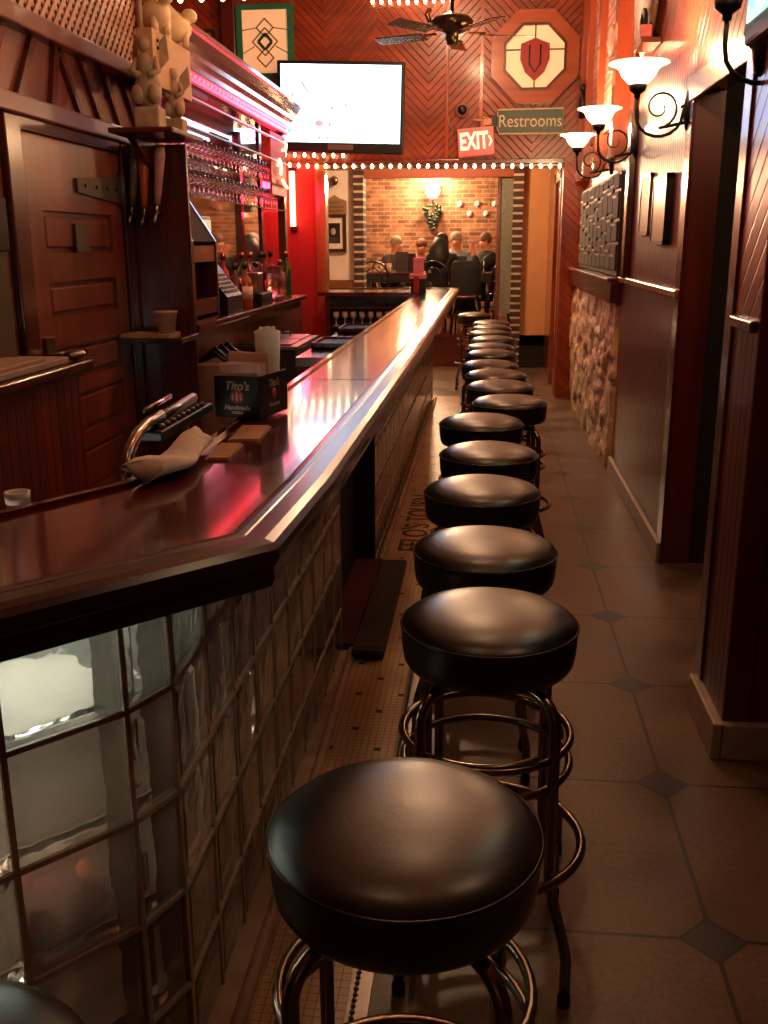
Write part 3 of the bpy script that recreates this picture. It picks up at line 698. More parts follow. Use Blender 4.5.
MB().box(-1.715, -1.665, 5.12, 8.45, 2.37, 2.44).build('light_box', plain('red_light_box', '8a1020', .4), bb, ob)
for z in (2.29, 2.13): MB().box(-1.69, -1.67, 5.16, 8.42, z, z+.014, bev=.003).build('shelf_rail', m_steel, bb, ob)
for z, d in ((1.95, .25), (1.76, .25)):
    MB().box(-1.91, -1.91+d, 5.16, 8.40, z, z+.009).build('glass_shelf', m_glass, bb, ob)
MB().box(-1.93, -1.42, 5.13, 7.78, 1.08, 1.115, bev=.006).box(-1.72, -1.42, 4.80, 5.13, 1.08, 1.115).box(-1.72, -1.45, 4.80, 7.7, 1.03, 1.08).build('counter', m_cherry_y, bb, ob)
MB().box(-1.72, -1.58, 5.0, 8.45, 0, 1.03).build('base_cabinet', m_vert, bb, ob)
ls = empty('red_led_strip', 'glowing red light strip under the back bar cornice', 'light strip', (-1.655, 6.8, 2.4))
MB().box(-.012, -.004, -1.58, 1.62, -.022, .030).build('housing', m_led, ls)
q = MB()
for i in range(36): q.ball((0, -1.55+i*.088, .008), .007, seg=6)
q.build('diodes', emit('pink_diodes', (1, .2, .25), 1.5, (.3, .05, .05)), ls)
# stemware on glass shelves
names = {1.96: 'lower', 2.14: 'middle'}
g1 = wine_glass('stemmed_glass', 'stemmed glass', 'glasses on the back bar shelves', .145, .036); first = True
for z, lb in ((1.7695, 'lowest'), (1.9595, 'second')):
    for i in range(30):
        o = g1 if first else g1.copy()
        if not first: COL.objects.link(o)
        first = False
        o.location = (-1.72, 5.27+i*.101, z); o['label'] = 'stemmed glass in the row on the %s glass shelf of the back bar' % lb
# red neon sign: three bent tubes at the far end of the mirror
ns = empty('neon_sign', 'bent glowing neon tubes on a red board at the far end of the bar mirror', 'neon sign', (-1.63, 8.2, 2.1))
MB().box(-.06, -.045, -.38, .20, -.22, .24).build('board', plain('sign_red', '9a0e1c', .5), ns)
for t in ([(0, -.20, .0), (0, -.13, .05), (0, -.06, .0), (0, -.10, -.06)], [(0, .0, .13), (0, .12, .14), (0, .16, .19), (0, .10, .20)], [(0, -.02, -.10), (0, .06, -.13), (0, .15, -.15)]):
    MB().tube([(x-.03, y, z) for x, y, z in t], .011, 8).build('tube', m_neon_hot, ns)
vt = empty('neon_tube', 'bright vertical neon tube glowing on the red end wall', 'neon tube', (-1.90, 9.80, 1.92))
MB().tube([(0, 0, -.25), (0, 0, .26)], .028, 12).build('tube', m_neon_hot, vt)
MB().box(-.03, .03, .0, .06, .25, .29).box(-.03, .03, .0, .06, -.29, -.25).build('end_cap', m_black, vt)
# end panel facing camera with beer taps and shelf with statues
ep = empty('back_bar_end_panel', 'dark red end panel of the back bar behind the tap handles', 'panel', (-1.58, 4.72, 0))
MB().box(-.16, .17, -.02, .0, 0, 1.95).build('panel', m_cherry, ep)
MB().box(.03, .06, -.035, -.02, 1.12, 1.93).box(-.16, -.12, -.035, -.02, 0, 1.93).build('batten', m_cherry, ep)
MB().box(-.15, .19, -.30, -.02, 1.06, 1.085, bev=.004).build('shelf_board', m_cherry_y, ep)
MB().box(-.13, .12, -.28, -.10, 1.085, 1.10).build('tray', m_statue, ep)
sh = empty('statue_bracket', 'dark wooden bracket shelf holding two pale statues', 'shelf', (-1.44, 4.45, 1.955))
MB().box(-.16, .12, -.22, .243, 0, .022, bev=.004).build('board', m_cherry_y, sh)
MB().add([(-.14, -.05, 0), (-.14, .243, 0), (-.14, .243, -.15), (-.11, -.05, 0), (-.11, .243, 0), (-.11, .243, -.15)], [(0, 1, 2), (3, 5, 4), (0, 3, 4, 1), (1, 4, 5, 2), (2, 5, 3, 0)]).build('bracket', m_cherry, sh)
def statue(nm, loc, sc, label, winged=False, base=True, rz=0):
    r = empty(nm, label, 'statue', loc, rz)
    if base: MB().box(-.055*sc, .055*sc, -.05*sc, .05*sc, 0, .085*sc, bev=.008*sc).build('plinth', m_statue, r)
    z = .085*sc if base else 0
    b = MB()
    b.ball((0, 0, z+.075*sc), .058*sc, .05*sc, .085*sc).ball((.0, -.01*sc, z+.17*sc), .040*sc, .036*sc, .055*sc).ball((.0, -.02*sc, z+.245*sc), .030*sc, .030*sc, .034*sc)
    b.ball((.035*sc, -.03*sc, z+.05*sc), .03*sc, .035*sc, .04*sc).ball((-.035*sc, -.03*sc, z+.05*sc), .03*sc, .035*sc, .04*sc)
    b.tube([(.035*sc, -.01*sc, z+.19*sc), (.055*sc, -.03*sc, z+.14*sc), (.02*sc, -.05*sc, z+.12*sc)], .015*sc, 8)
    b.tube([(-.035*sc, -.01*sc, z+.19*sc), (-.055*sc, -.03*sc, z+.14*sc), (-.02*sc, -.05*sc, z+.12*sc)], .015*sc, 8)
    b.build('figure', m_statue, r)
    w_ = MB()
    for s in ((1, -1) if winged else (1,)):
        w_.add([(s*.01*sc, .03*sc, z+.12*sc), (s*.08*sc, .05*sc, z+.20*sc), (s*.07*sc, .06*sc, z+.30*sc), (s*.02*sc, .045*sc, z+.24*sc),
                (s*.01*sc, .045*sc, z+.12*sc), (s*.08*sc, .065*sc, z+.20*sc), (s*.07*sc, .075*sc, z+.30*sc), (s*.02*sc, .06*sc, z+.24*sc)], [(0, 1, 2, 3), (4, 7, 6, 5), (0, 4, 5, 1), (1, 5, 6, 2), (2, 6, 7, 3), (3, 7, 4, 0)])
    w_.build('wing', m_statue, r); return r
statue('gargoyle_statue', (-1.445, 4.33, 1.978), 1.0, 'front pale gargoyle statue crouching on a square plinth', True)
statue('gargoyle_statue', (-1.40, 4.55, 1.978), .75, 'rear pale statue half hidden under the beige speaker box')
sp = empty('speaker_box', 'beige wooden speaker box mounted high beside the lattice', 'speaker', (-1.44, 4.57, 2.26))
MB().box(-.035, .035, -.27, .27, -.11, .11, bev=.004).build('cabinet', m_speaker, sp)
MB().tube([(-.02, -.25, .11), (-.02, -.25, .6)], .012, 8).build('wall_conduit', m_statue, sp)
MB().lathe([(0, 0), (.008, 0), (.006, .006), (0, .008)], 10, Matrix.Translation((.035, -.21, .04)) @ Matrix.Rotation(PI/2, 4, 'Y')).lathe([(0, 0), (.008, 0), (.006, .006), (0, .008)], 10, Matrix.Translation((.035, -.21, .07)) @ Matrix.Rotation(PI/2, 4, 'Y')).build('screw', m_iron, sp)
MB().box(-.26, -.035, .30, .36, -.05, .05).box(-.26, -.0, .25, .36, -.03, .03).build('wall_arm', m_iron, sp)
def bird(loc, rz, label):
    r = empty('white_figurine', label, 'figurine', loc, rz, 'figurines on the speaker box')
    m = plain('pale_ceramic', 'd8b890', .5, 0, .12, 20)
    b = MB().ball((0, 0, .075), .055, .09, .06).ball((0, -.085, .135), .032, .038, .032).tube([(0, -.05, .09), (0, -.08, .13)], .022, 8)
    for x, y in ((.03, -.04), (-.03, -.04), (.03, .05), (-.03, .05)): b.tube([(x, y, .06), (x, y, .0)], [.018, .016], 8)
    b.build('body', m, r)
    MB().add([(-.02, .02, .10), (-.02, -.05, .11), (-.05, .07, .18), (.0, .02, .10), (.0, -.05, .11), (-.03, .07, .18)], [(0, 1, 2), (3, 5, 4), (0, 3, 4, 1), (1, 4, 5, 2), (2, 5, 3, 0)]).build('wing', m, r)
    return r
bird((-1.44, 4.46, 2.372), .9, 'pale animal figurine at the near end of the speaker box')
bird((-1.44, 4.72, 2.372), 2.4, 'pale rounded figurine at the far end of the speaker box')
# beer taps
def tap(loc, hm, label, tilt=.12, rz=0):
    r = empty('beer_tap', label, 'beer tap', loc, rz, 'beer taps')
    T = Matrix.Rotation(tilt, 4, 'Y')
    MB().lathe([(.013, .04), (.018, .10), (.022, .18), (.026, .26), (.020, .30), (0, .305)], 12, T).build('handle', hm, r)
    MB().lathe([(.008, 0), (.012, .01), (.012, .03), (.006, .045)], 12).tube([(0, .07, .0), (0, 0, .0), (0, -.03, -.01), (0, -.04, -.055)], .011, 8).ball((0, 0, .0), .015).build('faucet', m_chrome, r)
    return r
m_or = plain('orange_handle', 'b8441c', .35); m_iv = plain('ivory_handle', 'c8b09a', .4); m_dk = plain('dark_handle', '5a4a40', .3)
tap((-1.66, 4.62, 1.64), m_dk, 'dark slim tap handle left of the orange one'); tap((-1.60, 4.62, 1.63), m_or, 'orange and silver tap handle on the back bar end panel', .05); tap((-1.54, 4.62, 1.64), plain('pinkish_handle', 'b88078', .3), 'pinkish tap handle right of the orange one')
tap((-1.60, 2.95, 1.58), m_iv, 'tall ivory tap handle at the left edge of the picture', -.1, PI/2); tap((-1.60, 3.08, 1.58), plain('grey_handle', '8a80a0', .25), 'grey tap handle beside the tall ivory one', -.06, PI/2)
tag(MB().box(-1.70, -1.66, 2.5, 3.38, 1.48, 1.66, bev=.004).build('tap_backplate', m_iron), 'dark tap backplate at the left edge', 'backplate')
# cups on the end shelf
cc = empty('plastic_cup', 'clear plastic cup of amber snack mix on the end shelf', 'cup', (-1.50, 4.54, 1.10))
MB().lathe([(0, 0), (.038, 0), (.052, .092), (.057, .096), (.055, .100), (.049, .092), (.036, .003), (0, .003)], 22).build('cup', plain('cloudy_plastic', 'b08a74', .4, 0, .05), cc)
MB().lathe([(0, .003), (.037, .003), (.043, .045), (0, .05)], 16).build('contents', plain('amber_mix', 'a8642c', .6), cc)
# liquor cabinet with sloping front
lc = empty('liquor_cabinet', 'dark sloping-top cubby cabinet on the near end of the back bar', 'cabinet', (-1.58, 5.0, 1.116))
side = [(-.12, 0), (.155, 0), (.155, .40), (.13, .44), (.02, .61), (-.12, .61)]
Mx = Matrix(((1, 0, 0, 0), (0, 0, 1, 0), (0, 1, 0, 0), (0, 0, 0, 1)))
MB().prism(side, -.22, -.20, Mx).build('side_panel', m_cherry, lc); MB().prism(side, .20, .22, Mx).build('side_panel', m_cherry, lc)
MB().box(-.12, -.11, -.20, .20, 0, .61).box(-.11, .15, -.20, .20, .0, .02).box(-.11, .15, -.20, .20, .36, .38).box(-.11, .15, -.20, .20, .10, .12).build('shelf', m_cherry_y, lc)
MB().box(.10, .15, -.2, .2, .30, .36).build('drawer', m_cherry_y, lc); MB().box(.10, .15, -.2, .2, .04, .10).build('drawer', m_cherry_y, lc)
MB().add([(.15, -.2, .40), (.15, .2, .40), (.02, .2, .60), (.02, -.2, .60), (.14, -.2, .395), (.14, .2, .395), (.01, .2, .595), (.01, -.2, .595)], [(0, 1, 2, 3), (4, 7, 6, 5), (0, 4, 5, 1), (1, 5, 6, 2), (2, 6, 7, 3), (3, 7, 4, 0)]).build('sloping_lid', plain('matte_dark_wood', '2c120a', .8, 0, .15, 30, 0, 0, .2), lc)
tb = MB().lathe([(0, 0), (.026, 0), (.032, .08), (.030, .08), (.024, .006), (0, .006)], 14).build('tumbler', m_glass, None, (-1.62, 4.86, 1.727)); tag(tb, 'clear tumbler in the row on top of the sloping cabinet', 'glass', 'tumblers on the sloping cabinet')
for i in range(1, 4): o = tb.copy(); COL.objects.link(o); o.location = (-1.62, 4.86+i*.08, 1.727)
# cash register
cr_ = empty('cash_register', 'dark cash register with a small lit display on the back bar', 'cash register', (-1.56, 5.62, 1.116))
MB().prism([(-.12, 0), (.12, 0), (.12, .10), (.02, .22), (-.04, .30), (-.12, .30)], -.17, .17, Mx).build('body', m_black, cr_)
MB().box(-.08, -.04, -.03, .03, .30, .42).box(-.10, -.03, -.10, .10, .42, .54, bev=.006).build('display_housing', m_steel, cr_)
MB().box(-.03, -.024, -.08, .08, .44, .52).build('display', emit('register_display', (.5, .6, .45), .35), cr_)
kk = MB()
for i in range(5):
    for j in range(8): kk.box(.02+i*.018, .033+i*.018, -.14+j*.035, -.115+j*.035, .20-i*.0215, .222-i*.0215)
kk.build('keys', plain('grey_keys', '8a7a70', .5), cr_)
# bottles
def bottle(nm, prof, mat, capm, loc, label, lab=None):
    r = empty(nm, label, 'bottle', loc, 0, 'bottles on the back bar')
    MB().lathe(prof, 18).build('glass_body', mat, r)
    top = prof[-1][1]; rt = max(p[0] for p in prof[-3:])
    MB().lathe([(0, top-.02), (rt+.004, top-.02), (rt+.004, top+.02), (0, top+.02)], 12).build('cap', capm, r)
    if lab: rb = max(p[0] for p in prof); MB().lathe([(rb+.0008, .05), (rb+.0008, .13)], 18).build('label_band', lab, r)
    return r
pW = [(0, 0), (.037, 0), (.038, .01), (.038, .19), (.030, .225), (.014, .25), (.013, .31), (.014, .315)]
pS = [(0, 0), (.045, 0), (.046, .01), (.046, .15), (.035, .18), (.014, .20), (.013, .25), (.014, .255)]
cols = [('amber_bottle', '8a3c10'), ('clear_bottle', 'd8c8c0'), ('green_bottle', '1c4a24'), ('brown_bottle', '4a1c0a'), ('pink_bottle', 'e06070'), ('red_bottle_glass', 'a01828')]
def bm_(i):
    n, c = cols[i]; 
    return glass(n, lin(c)[:3], .05) if i in (1, 4) else plain(n, c, .12, 0, .1, 20, 0, .8)
BT = [(5.92, -1.63, pW, 0, 'amber bottle with a pale label beside the cash register'), (6.02, -1.54, pS, 3, 'squat brown bottle beside the cash register'), (6.10, -1.63, pW, 5, 'slim red bottle behind the squat brown one'),
      (6.20, -1.52, pS, 0, 'squat amber bottle in front of the grey tin'), (6.62, -1.64, pW, 2, 'green bottle behind the grey tin'), (6.75, -1.54, pW, 4, 'pink glass bottle nearest the big jar'),
      (6.86, -1.64, pW, 1, 'clear bottle between pink bottles at the back'), (7.30, -1.64, pW, 3, 'tall dark bottle rising behind the big pink jar'), (7.42, -1.55, pS, 0, 'squat amber bottle beyond the big jar'), (7.52, -1.64, pW, 5, 'red bottle next to last on the shelf'), (7.62, -1.54, pW, 2, 'green bottle last on the shelf')]
for i, (y, x, pr, c, lb) in enumerate(BT): bottle('liquor_bottle', pr, bm_(c), m_black if i % 2 else m_brass, (x, y, 1.116), lb, m_pinkpaper if i % 3 == 0 else None)
tag(MB().box(-.05, .05, -.075, .075, 0, .13, bev=.006).build('grey_tin', m_steel, None, (-1.52, 6.42, 1.195)), 'grey metal tin standing on the black box', 'tin')
bx = empty('black_box', 'low black box under the grey tin on the back bar', 'box', (-1.52, 6.45, 1.116))
MB().box(-.08, .08, -.14, .18, 0, .078, bev=.004).build('body', m_black, bx); MB().box(.08, .084, -.1, .1, .02, .06).build('panel', m_iron, bx)
tag(MB().ball((0, 0, .11), .085, .085, .11).lathe([(.05, .19), (.05, .235), (.04, .235), (.04, .19)], 18).build('glass_jar', glass('pink_jar', (1, .55, .55), .15, bump=(60, .5, .01)), None, (-1.50, 6.98, 1.116)), 'big faceted pink glass jar near the far end of the counter', 'jar')
tag(MB().lathe([(0, 0), (.09, 0), (.10, .03), (.085, .05), (.05, .08), (.03, .16), (.05, .2), (0, .2)], 20).build('dark_decanter', m_iron, None, (-1.60, 5.30, 1.116+.0)), 'dark round decanter between sloping cabinet and cash register', 'decanter')
# under the counter: drawer unit and cooler
du = empty('drawer_unit', 'beige plastic drawer unit under the back bar counter', 'drawer unit', (-1.42, 5.22, 0))
MB().box(-.12, .12, -.24, .24, 0, .90, bev=.01).build('body', plain('beige_plastic', '8a6450', .5), du)
for z in (.50, .62, .74): MB().box(.12, .135, -.22, .22, z, z+.10, bev=.004).build('drawer', plain('drawer_beige', 'a07a62', .5), du)
nt = MB(); 
for i in range(10):
    y = -.2+i*.042; nt.tube([(-.08, y, 0), (.0, y+.02, .05+.02*math.sin(i*2)), (.08, y-.01, .0)], .012, 6)
tag(nt.build('dark_netting', m_iron, None, (-1.42, 5.22, .905)), 'tangled dark cord heap on the beige drawer unit', 'cord')
ck = empty('bottle_cooler', 'low stainless bottle cooler with sliding lid behind the bar', 'cooler', (-1.36, 6.35, 0))
MB().box(-.2, .2, -.38, .38, 0, .87, bev=.008).build('body', plain('dark_steel', '4a4038', .4, .8), ck)
MB().box(-.21, .21, -.39, .39, .87, .895, bev=.004).build('rim', m_steel, ck)
MB().box(-.17, .16, -.35, -.02, .895, .905, bev=.002).build('lid', m_steel, ck); MB().box(-.17, .16, .02, .35, .895, .905, bev=.002).build('lid', m_steel, ck)
MB().tube([(-.03, -.2, .905), (-.03, -.2, .93), (.05, -.2, .93), (.05, -.2, .905)], .006, 8).build('handle', m_chrome, ck); MB().tube([(-.03, .2, .905), (-.03, .2, .93), (.05, .2, .93), (.05, .2, .905)], .006, 8).build('handle', m_chrome, ck)
# old door with strap hinge
dr = empty('door_2', 'old panelled wooden cooler door with iron strap hinge', 'door', (-1.70, 4.05, 0)); dr['kind'] = 'structure'
del dr['category']
Y0, Y1 = 3.60-4.05, 4.56-4.05
b = MB().box(-.05, -.01, Y0, Y1, .02, 1.90)
for y in (Y0, Y1-.13): b.box(-.01, .012, y, y+.13, .02, 1.90)
rails = [(.02, .16), (.40, .47), (.66, .73), (.90, .96), (1.10, 1.22), (1.36, 1.47), (1.63, 1.90)]
for za, zb in rails: b.box(-.01, .012, Y0+.13, Y1-.13, za, zb)
b.build('door_leaf', m_door, dr)
for i in range(len(rails)-1):
    za, zb = rails[i][1]+.02, rails[i+1][0]-.02
    MB().box(-.012, .006, Y0+.15, Y1-.15, za, zb, bev=.008).build('panel', m_door, dr)
hg = MB().add([(.012, .48, 1.80), (.012, .0, 1.765), (.012, .0, 1.71), (.012, .48, 1.68), (.025, .48, 1.80), (.025, .0, 1.765), (.025, .0, 1.71), (.025, .48, 1.68)], [(0, 1, 2, 3), (4, 7, 6, 5), (0, 4, 5, 1), (1, 5, 6, 2), (2, 6, 7, 3), (3, 7, 4, 0)])
hg.tube([(.025, .50, 1.66), (.025, .50, 1.82)], .016, 10)
hinge = hg.build('strap_hinge', plain('grey_iron', '4a4038', .5, .5), dr)
sc = MB()
for y in (.08, .2, .32, .43): sc.lathe([(.009, 0), (.006, .005), (0, .006)], 8, Matrix.Translation((.025, y, 1.74)) @ Matrix.Rotation(PI/2, 4, 'Y'))
sc.build('bolts', m_iron, hinge)
MB().box(.012, .018, -.04, .09, 1.475, 1.585).build('name_plate', plain('plate_grey', '4c4434', .5), dr)
MB().box(.012, .03, Y0+.02, Y0+.09, 1.02, 1.16, bev=.004).tube([(.03, Y0+.05, 1.09), (.09, Y0+.05, 1.09), (.10, Y0+.2, 1.09)], .013, 8).build('latch_handle', m_chrome, dr)
struct(MB().box(-1.76, -1.675, 3.46, 3.58, 0, 1.95, bev=.006).box(-1.76, -1.675, 4.58, 4.68, 0, 1.95, bev=.006).box(-1.76, -1.68, 3.58, 4.58, 1.905, 1.955).build('trim_23', m_cherry), 'door frame around the old cooler door')
# near left counter
nc = empty('side_counter', 'wooden counter at the left edge before the old door', 'counter', (-1.55, 2.9, 0))
MB().box(-.15, .14, -1.2, .52, 1.07, 1.105, bev=.006).build('top', m_cherry_y, nc)
MB().box(-.15, .10, -1.2, .48, 0, 1.07).build('body', m_vert, nc)
tag(MB().box(-.09, .09, -.28, .26, 0, .022, bev=.004).box(-.07, .07, -.22, .12, .022, .035, bev=.003).build('flat_box', plain('pale_card', 'a08474', .6), None, (-1.53, 3.02, 1.106)), 'flat pale box lying on the side counter', 'box')
tag(MB().ball((0, 0, .02), .035, .05, .02).tube([(0, -.05, .02), (0, .05, .025)], .01, 8).build('metal_clamp', m_steel, None, (-1.45, 3.36, 1.106)), 'small metal clamp at the corner of the side counter', 'clamp')
struct(MB().box(-1.70, -1.685, 2.2, 3.40, 1.12, 1.70).build('trim_24', plain('dull_green_panel', '4c3e24', .6)), 'dull green panel above the side counter')

# ================================================================== ON THE HEADER WALL
tv = empty('television', 'large wall television glowing bright white on the herringbone header wall', 'television', (-1.40, 9.72, 2.735), .03)
Tt = Matrix.Rotation(.085, 4, 'X') @ Matrix.Rotation(.03, 4, 'Y')
MB().box(-.595, .595, -.03, .045, -.405, .395, Tt, bev=.012).build('bezel', m_black, tv)
MB().box(-.56, .56, -.034, -.030, -.31, .365, Tt).build('screen', m_screen, tv)
MB().box(-.12, .12, -.036, -.030, -.372, -.325, Tt, bev=.001).build('badge_bar', m_steel, tv)
m_fig = emit('tv_dark_marks', (.25, .3, .45), .35)
q = MB().box(-.44, .1, -.0365, -.0345, .235, .243, Tt)
for i in range(5): q.box(-.40+i*.09, -.392+i*.09, -.0365, -.0345, .22, .28, Tt)
q.build('picture_figure', m_fig, tv)
MB().tube([Tt @ V((-.36, -.036, .21)), Tt @ V((-.3, -.036, .12))], .012, 6).build('picture_figure', m_fig, tv)
MB().ball(tuple(Tt @ V((-.2, -.035, -.14))), .04, .004, .03).box(-.30, -.2, -.0365, -.0345, -.15, -.14, Tt).build('picture_figure', m_fig, tv)
for (x, z) in ((-.1, -.15), (0.05, .02), (-.08, -.01), (-.12, -.27), (-.2, -.27), (-.45, .1)): MB().ball(tuple(Tt @ V((x, -.035, z))), .014, .003, .02).build('picture_figure', m_fig, tv)
MB().box(-.15, .15, .04, .16, -.15, .15).build('wall_mount', m_black, tv)

sg = empty('stained_glass_panel', 'stained glass panel in a green frame with a diamond motif', 'stained glass', (-2.13, 9.86, 3.34))
MB().box(-.27, .27, -.02, .02, -.32, -.275).box(-.27, .27, -.02, .02, .275, .32).box(-.27, -.215, -.02, .02, -.275, .275).box(.215, .27, -.02, .02, -.275, .275).build('frame', m_teal, sg)
MB().box(-.215, .215, -.005, .005, -.275, .275).build('glass_pane', emit('lit_amber_glass', (1, .50, .24), .22, (.8, .6, .4)), sg)
q = MB()
def dia(cx, cz, rx, rz, r_=.006):
    c = [(cx, -.008, cz+rz), (cx+rx, -.008, cz), (cx, -.008, cz-rz), (cx-rx, -.008, cz)]
    for k in range(4): q.tube([c[k], c[(k+1) % 4]], r_, 6, False, False)
dia(0, 0, .12, .12); dia(0, .12, .08, .08); dia(0, -.14, .08, .08)
q.tube([(-.215, -.008, .1), (-.08, -.008, .12)], .004, 4).tube([(.215, -.008, .1), (.08, -.008, .12)], .004, 4).tube([(-.215, -.008, -.1), (-.1, -.008, -.04)], .004, 4).tube([(.215, -.008, -.1), (.1, -.008, -.04)], .004, 4)
q.build('leading', plain('lead_came', '6a4a34', .5), sg)
q = MB(); dia(0, 0, .065, .07, .014); q.build('dark_diamond', plain('dark_green_glass', '12402c', .3), sg)
pf = empty('small_picture', 'small dim framed picture high on the wall left of the stained glass', 'picture', (-2.76, 9.87, 3.30))
MB().box(-.14, .14, -.01, .02, -.16, .16).build('frame', m_dark, pf); MB().box(-.11, .11, -.014, -.01, -.13, .13).build('print', plain('brown_print', '8a5434', .6, 0, .4, 12), pf)
# octagon window with shield
oc = empty('octagon_window', 'octagonal wood framed window with a red shield in stained glass', 'window', (.39, 9.86, 3.155))
def octring(r0, r1, y0, y1):
    vs = []; fs = []
    for k in range(8):
        a = PI/8+k*PI/4
        for r_, y in ((r0, y0), (r1, y0), (r1, y1), (r0, y1)): vs.append((r_*math.cos(a), y, r_*math.sin(a)))
    for k in range(8):
        j = (k+1) % 8
        for i in range(4): l = (i+1) % 4; fs.append((k*4+i, k*4+l, j*4+l, j*4+i))
    return MB().add(vs, fs)
octring(.30, .43, -.02, .04).build('frame', wood('octagon_wood', '7c3014', 'a85028', axis=0), oc)
octring(.285, .31, -.03, .03).build('inner_frame', m_cherry, oc)
MB().prism([(.30*math.cos(PI/8+k*PI/4), .30*math.sin(PI/8+k*PI/4)) for k in range(8)], -.01, .0, Matrix(((1, 0, 0, 0), (0, 0, 1, 0), (0, 1, 0, 0), (0, 0, 0, 1)))).build('glass_pane', emit('lit_cream_glass', (1, .55, .32), .12, (.8, .7, .5)), oc)
sw = Matrix(((1, 0, 0, 0), (0, 0, -1, 0), (0, 1, 0, 0), (0, 0, 0, 1)))
shp = [(-.13, .11), (-.06, .135), (0, .16), (.06, .135), (.13, .11), (.135, -.02), (.09, -.13), (0, -.21), (-.09, -.13), (-.135, -.02)]
MB().prism(shp, .012, .02, sw).build('shield', plain('red_shield_glass', '8a1414', .3), oc)
q = MB().tube([(0, -.014, .16), (0, -.014, .285)], .006, 4).tube([(0, -.014, -.21), (0, -.014, -.28)], .006, 4).tube([(-.28, -.014, .06), (-.13, -.014, .06)], .006, 4).tube([(.28, -.014, .06), (.13, -.014, .06)], .006, 4)
q.tube([(-.05, -.022, .10), (-.05, -.022, -.06), (0, -.022, -.13), (.05, -.022, -.06), (.05, -.022, .10)], .007, 4)
q.build('leading', plain('dark_lead', '2a1410', .5), oc)
# restrooms sign
rs = empty('restrooms_sign', 'green sign reading Restrooms with a pointing hand at its left end', 'sign', (.35, 9.87, 2.60))
pts = [(-.32, 0), (-.29, .05), (-.285, .105), (.32, .11), (.32, -.11), (-.27, -.105), (-.29, -.05)]
MB().prism(pts, 0, .02, sw).build('sign_board', plain('sign_green', '24403a', .4), rs)
q = MB().tube([(x, -.022, z) for x, z in pts], .007, 4, True, False); q.build('gold_border', plain('gold_paint', 'd8c4a0', .5), rs)
text('Restrooms', .155, .002, plain('gold_letters', 'c8b088', .5), 'lettering', rs, facing((.015, -.024, 0)) @ Matrix.Scale(.86, 4, (1, 0, 0)))
hand = MB().box(-.42, -.34, -.035, -.005, -.03, .035, bev=.01).tube([(-.41, -.02, .015), (-.52, -.02, .022)], .012, 8)
for i in range(3): hand.tube([(-.40, -.02, -.002-i*.014), (-.455, -.025, -.004-i*.012), (-.43, -.03, -.008-i*.012)], .009, 8)
hand.tube([(-.38, -.03, .03), (-.43, -.035, .045)], .01, 8).build('pointing_hand', plain('carved_hand', 'c08a6c', .5), rs)
MB().box(-.36, -.29, -.03, 0, -.055, .06, bev=.006).build('cuff', plain('dark_cuff', '1a1a1e', .5), rs)
# exit sign
ex = empty('exit_sign', 'lit pink exit sign with pale letters on the header wall', 'exit sign', (-.135, 9.83, 2.425)); 
Te = Matrix.Rotation(.075, 4, 'Y').inverted()
MB().box(-.17, .17, -.03, .04, -.125, .125, Te, bev=.008).build('housing', m_exit, ex)
text('EXIT', .21, .003, m_exit_l, 'lettering', ex, Te @ facing((-.02, -.034, 0)) @ Matrix.Scale(.62, 4, (1, 0, 0)), bold=.006)
text('›', .18, .003, m_exit_l, 'arrow', ex, Te @ facing((.135, -.034, .01)) @ Matrix.Scale(.7, 4, (1, 0, 0)), bold=.004)
MB().box(-.04, .04, .03, .07, -.04, .04).build('mount', m_black, ex)
al = empty('round_alarm', 'round dark wall alarm above the exit sign', 'alarm', (-.27, 9.88, 2.71))
MB().lathe([(0, 0), (.06, 0), (.066, .02), (.06, .04), (0, .04)], 24, Matrix.Rotation(PI/2, 4, 'X')).build('housing', plain('pinkish_ring', '8a6060', .4), al)
MB().lathe([(0, .04), (.045, .04), (.04, .05), (0, .055)], 24, Matrix.Rotation(PI/2, 4, 'X')).build('face', m_black, al)
MB().tube([(-.13, .0, 1.0), (-.14, .0, .0), (-.12, .0, -.14), (-.03, .0, -.2)], .005, 6).build('cable', m_statue, al)
# ceiling fan
fn = empty('ceiling_fan', 'dark ceiling fan with brass housing hanging before the header wall', 'ceiling fan', (-.305, 8.0, 3.04), .25)
MB().lathe([(0, -.10), (.04, -.10), (.05, -.06), (.05, -.03), (.10, -.01), (.155, .02), (.16, .06), (.13, .09), (.05, .11), (.02, .13), (0, .13)], 28).build('motor', plain('dark_bronze', '3a2c18', .3, .8), fn)
MB().tube([(0, 0, .12), (0, 0, .70)], .013, 10).lathe([(0, .64), (.05, .66), (.06, .71), (0, .71)], 20).build('downrod', m_iron, fn)
MB().tube([(-.17, 0, .05), (-.19, 0, .10), (-.17, 0, .14)], .02, 8).build('pull_switch', m_brass, fn)
for k in range(5):
    a = k*2*PI/5; Tb = Matrix.Rotation(a, 4, 'Z')
    bl = MB().box(.22, .62, -.065, .065, -.03, -.022, Tb @ Matrix.Rotation(.18, 4, 'X'), bev=.003).build('blade', wood('fan_blade_wood', '22100a', '3a1a10', axis=0), fn)
    MB().box(.13, .26, -.02, .02, -.02, -.010, Tb).build('blade_iron', m_brass, bl)

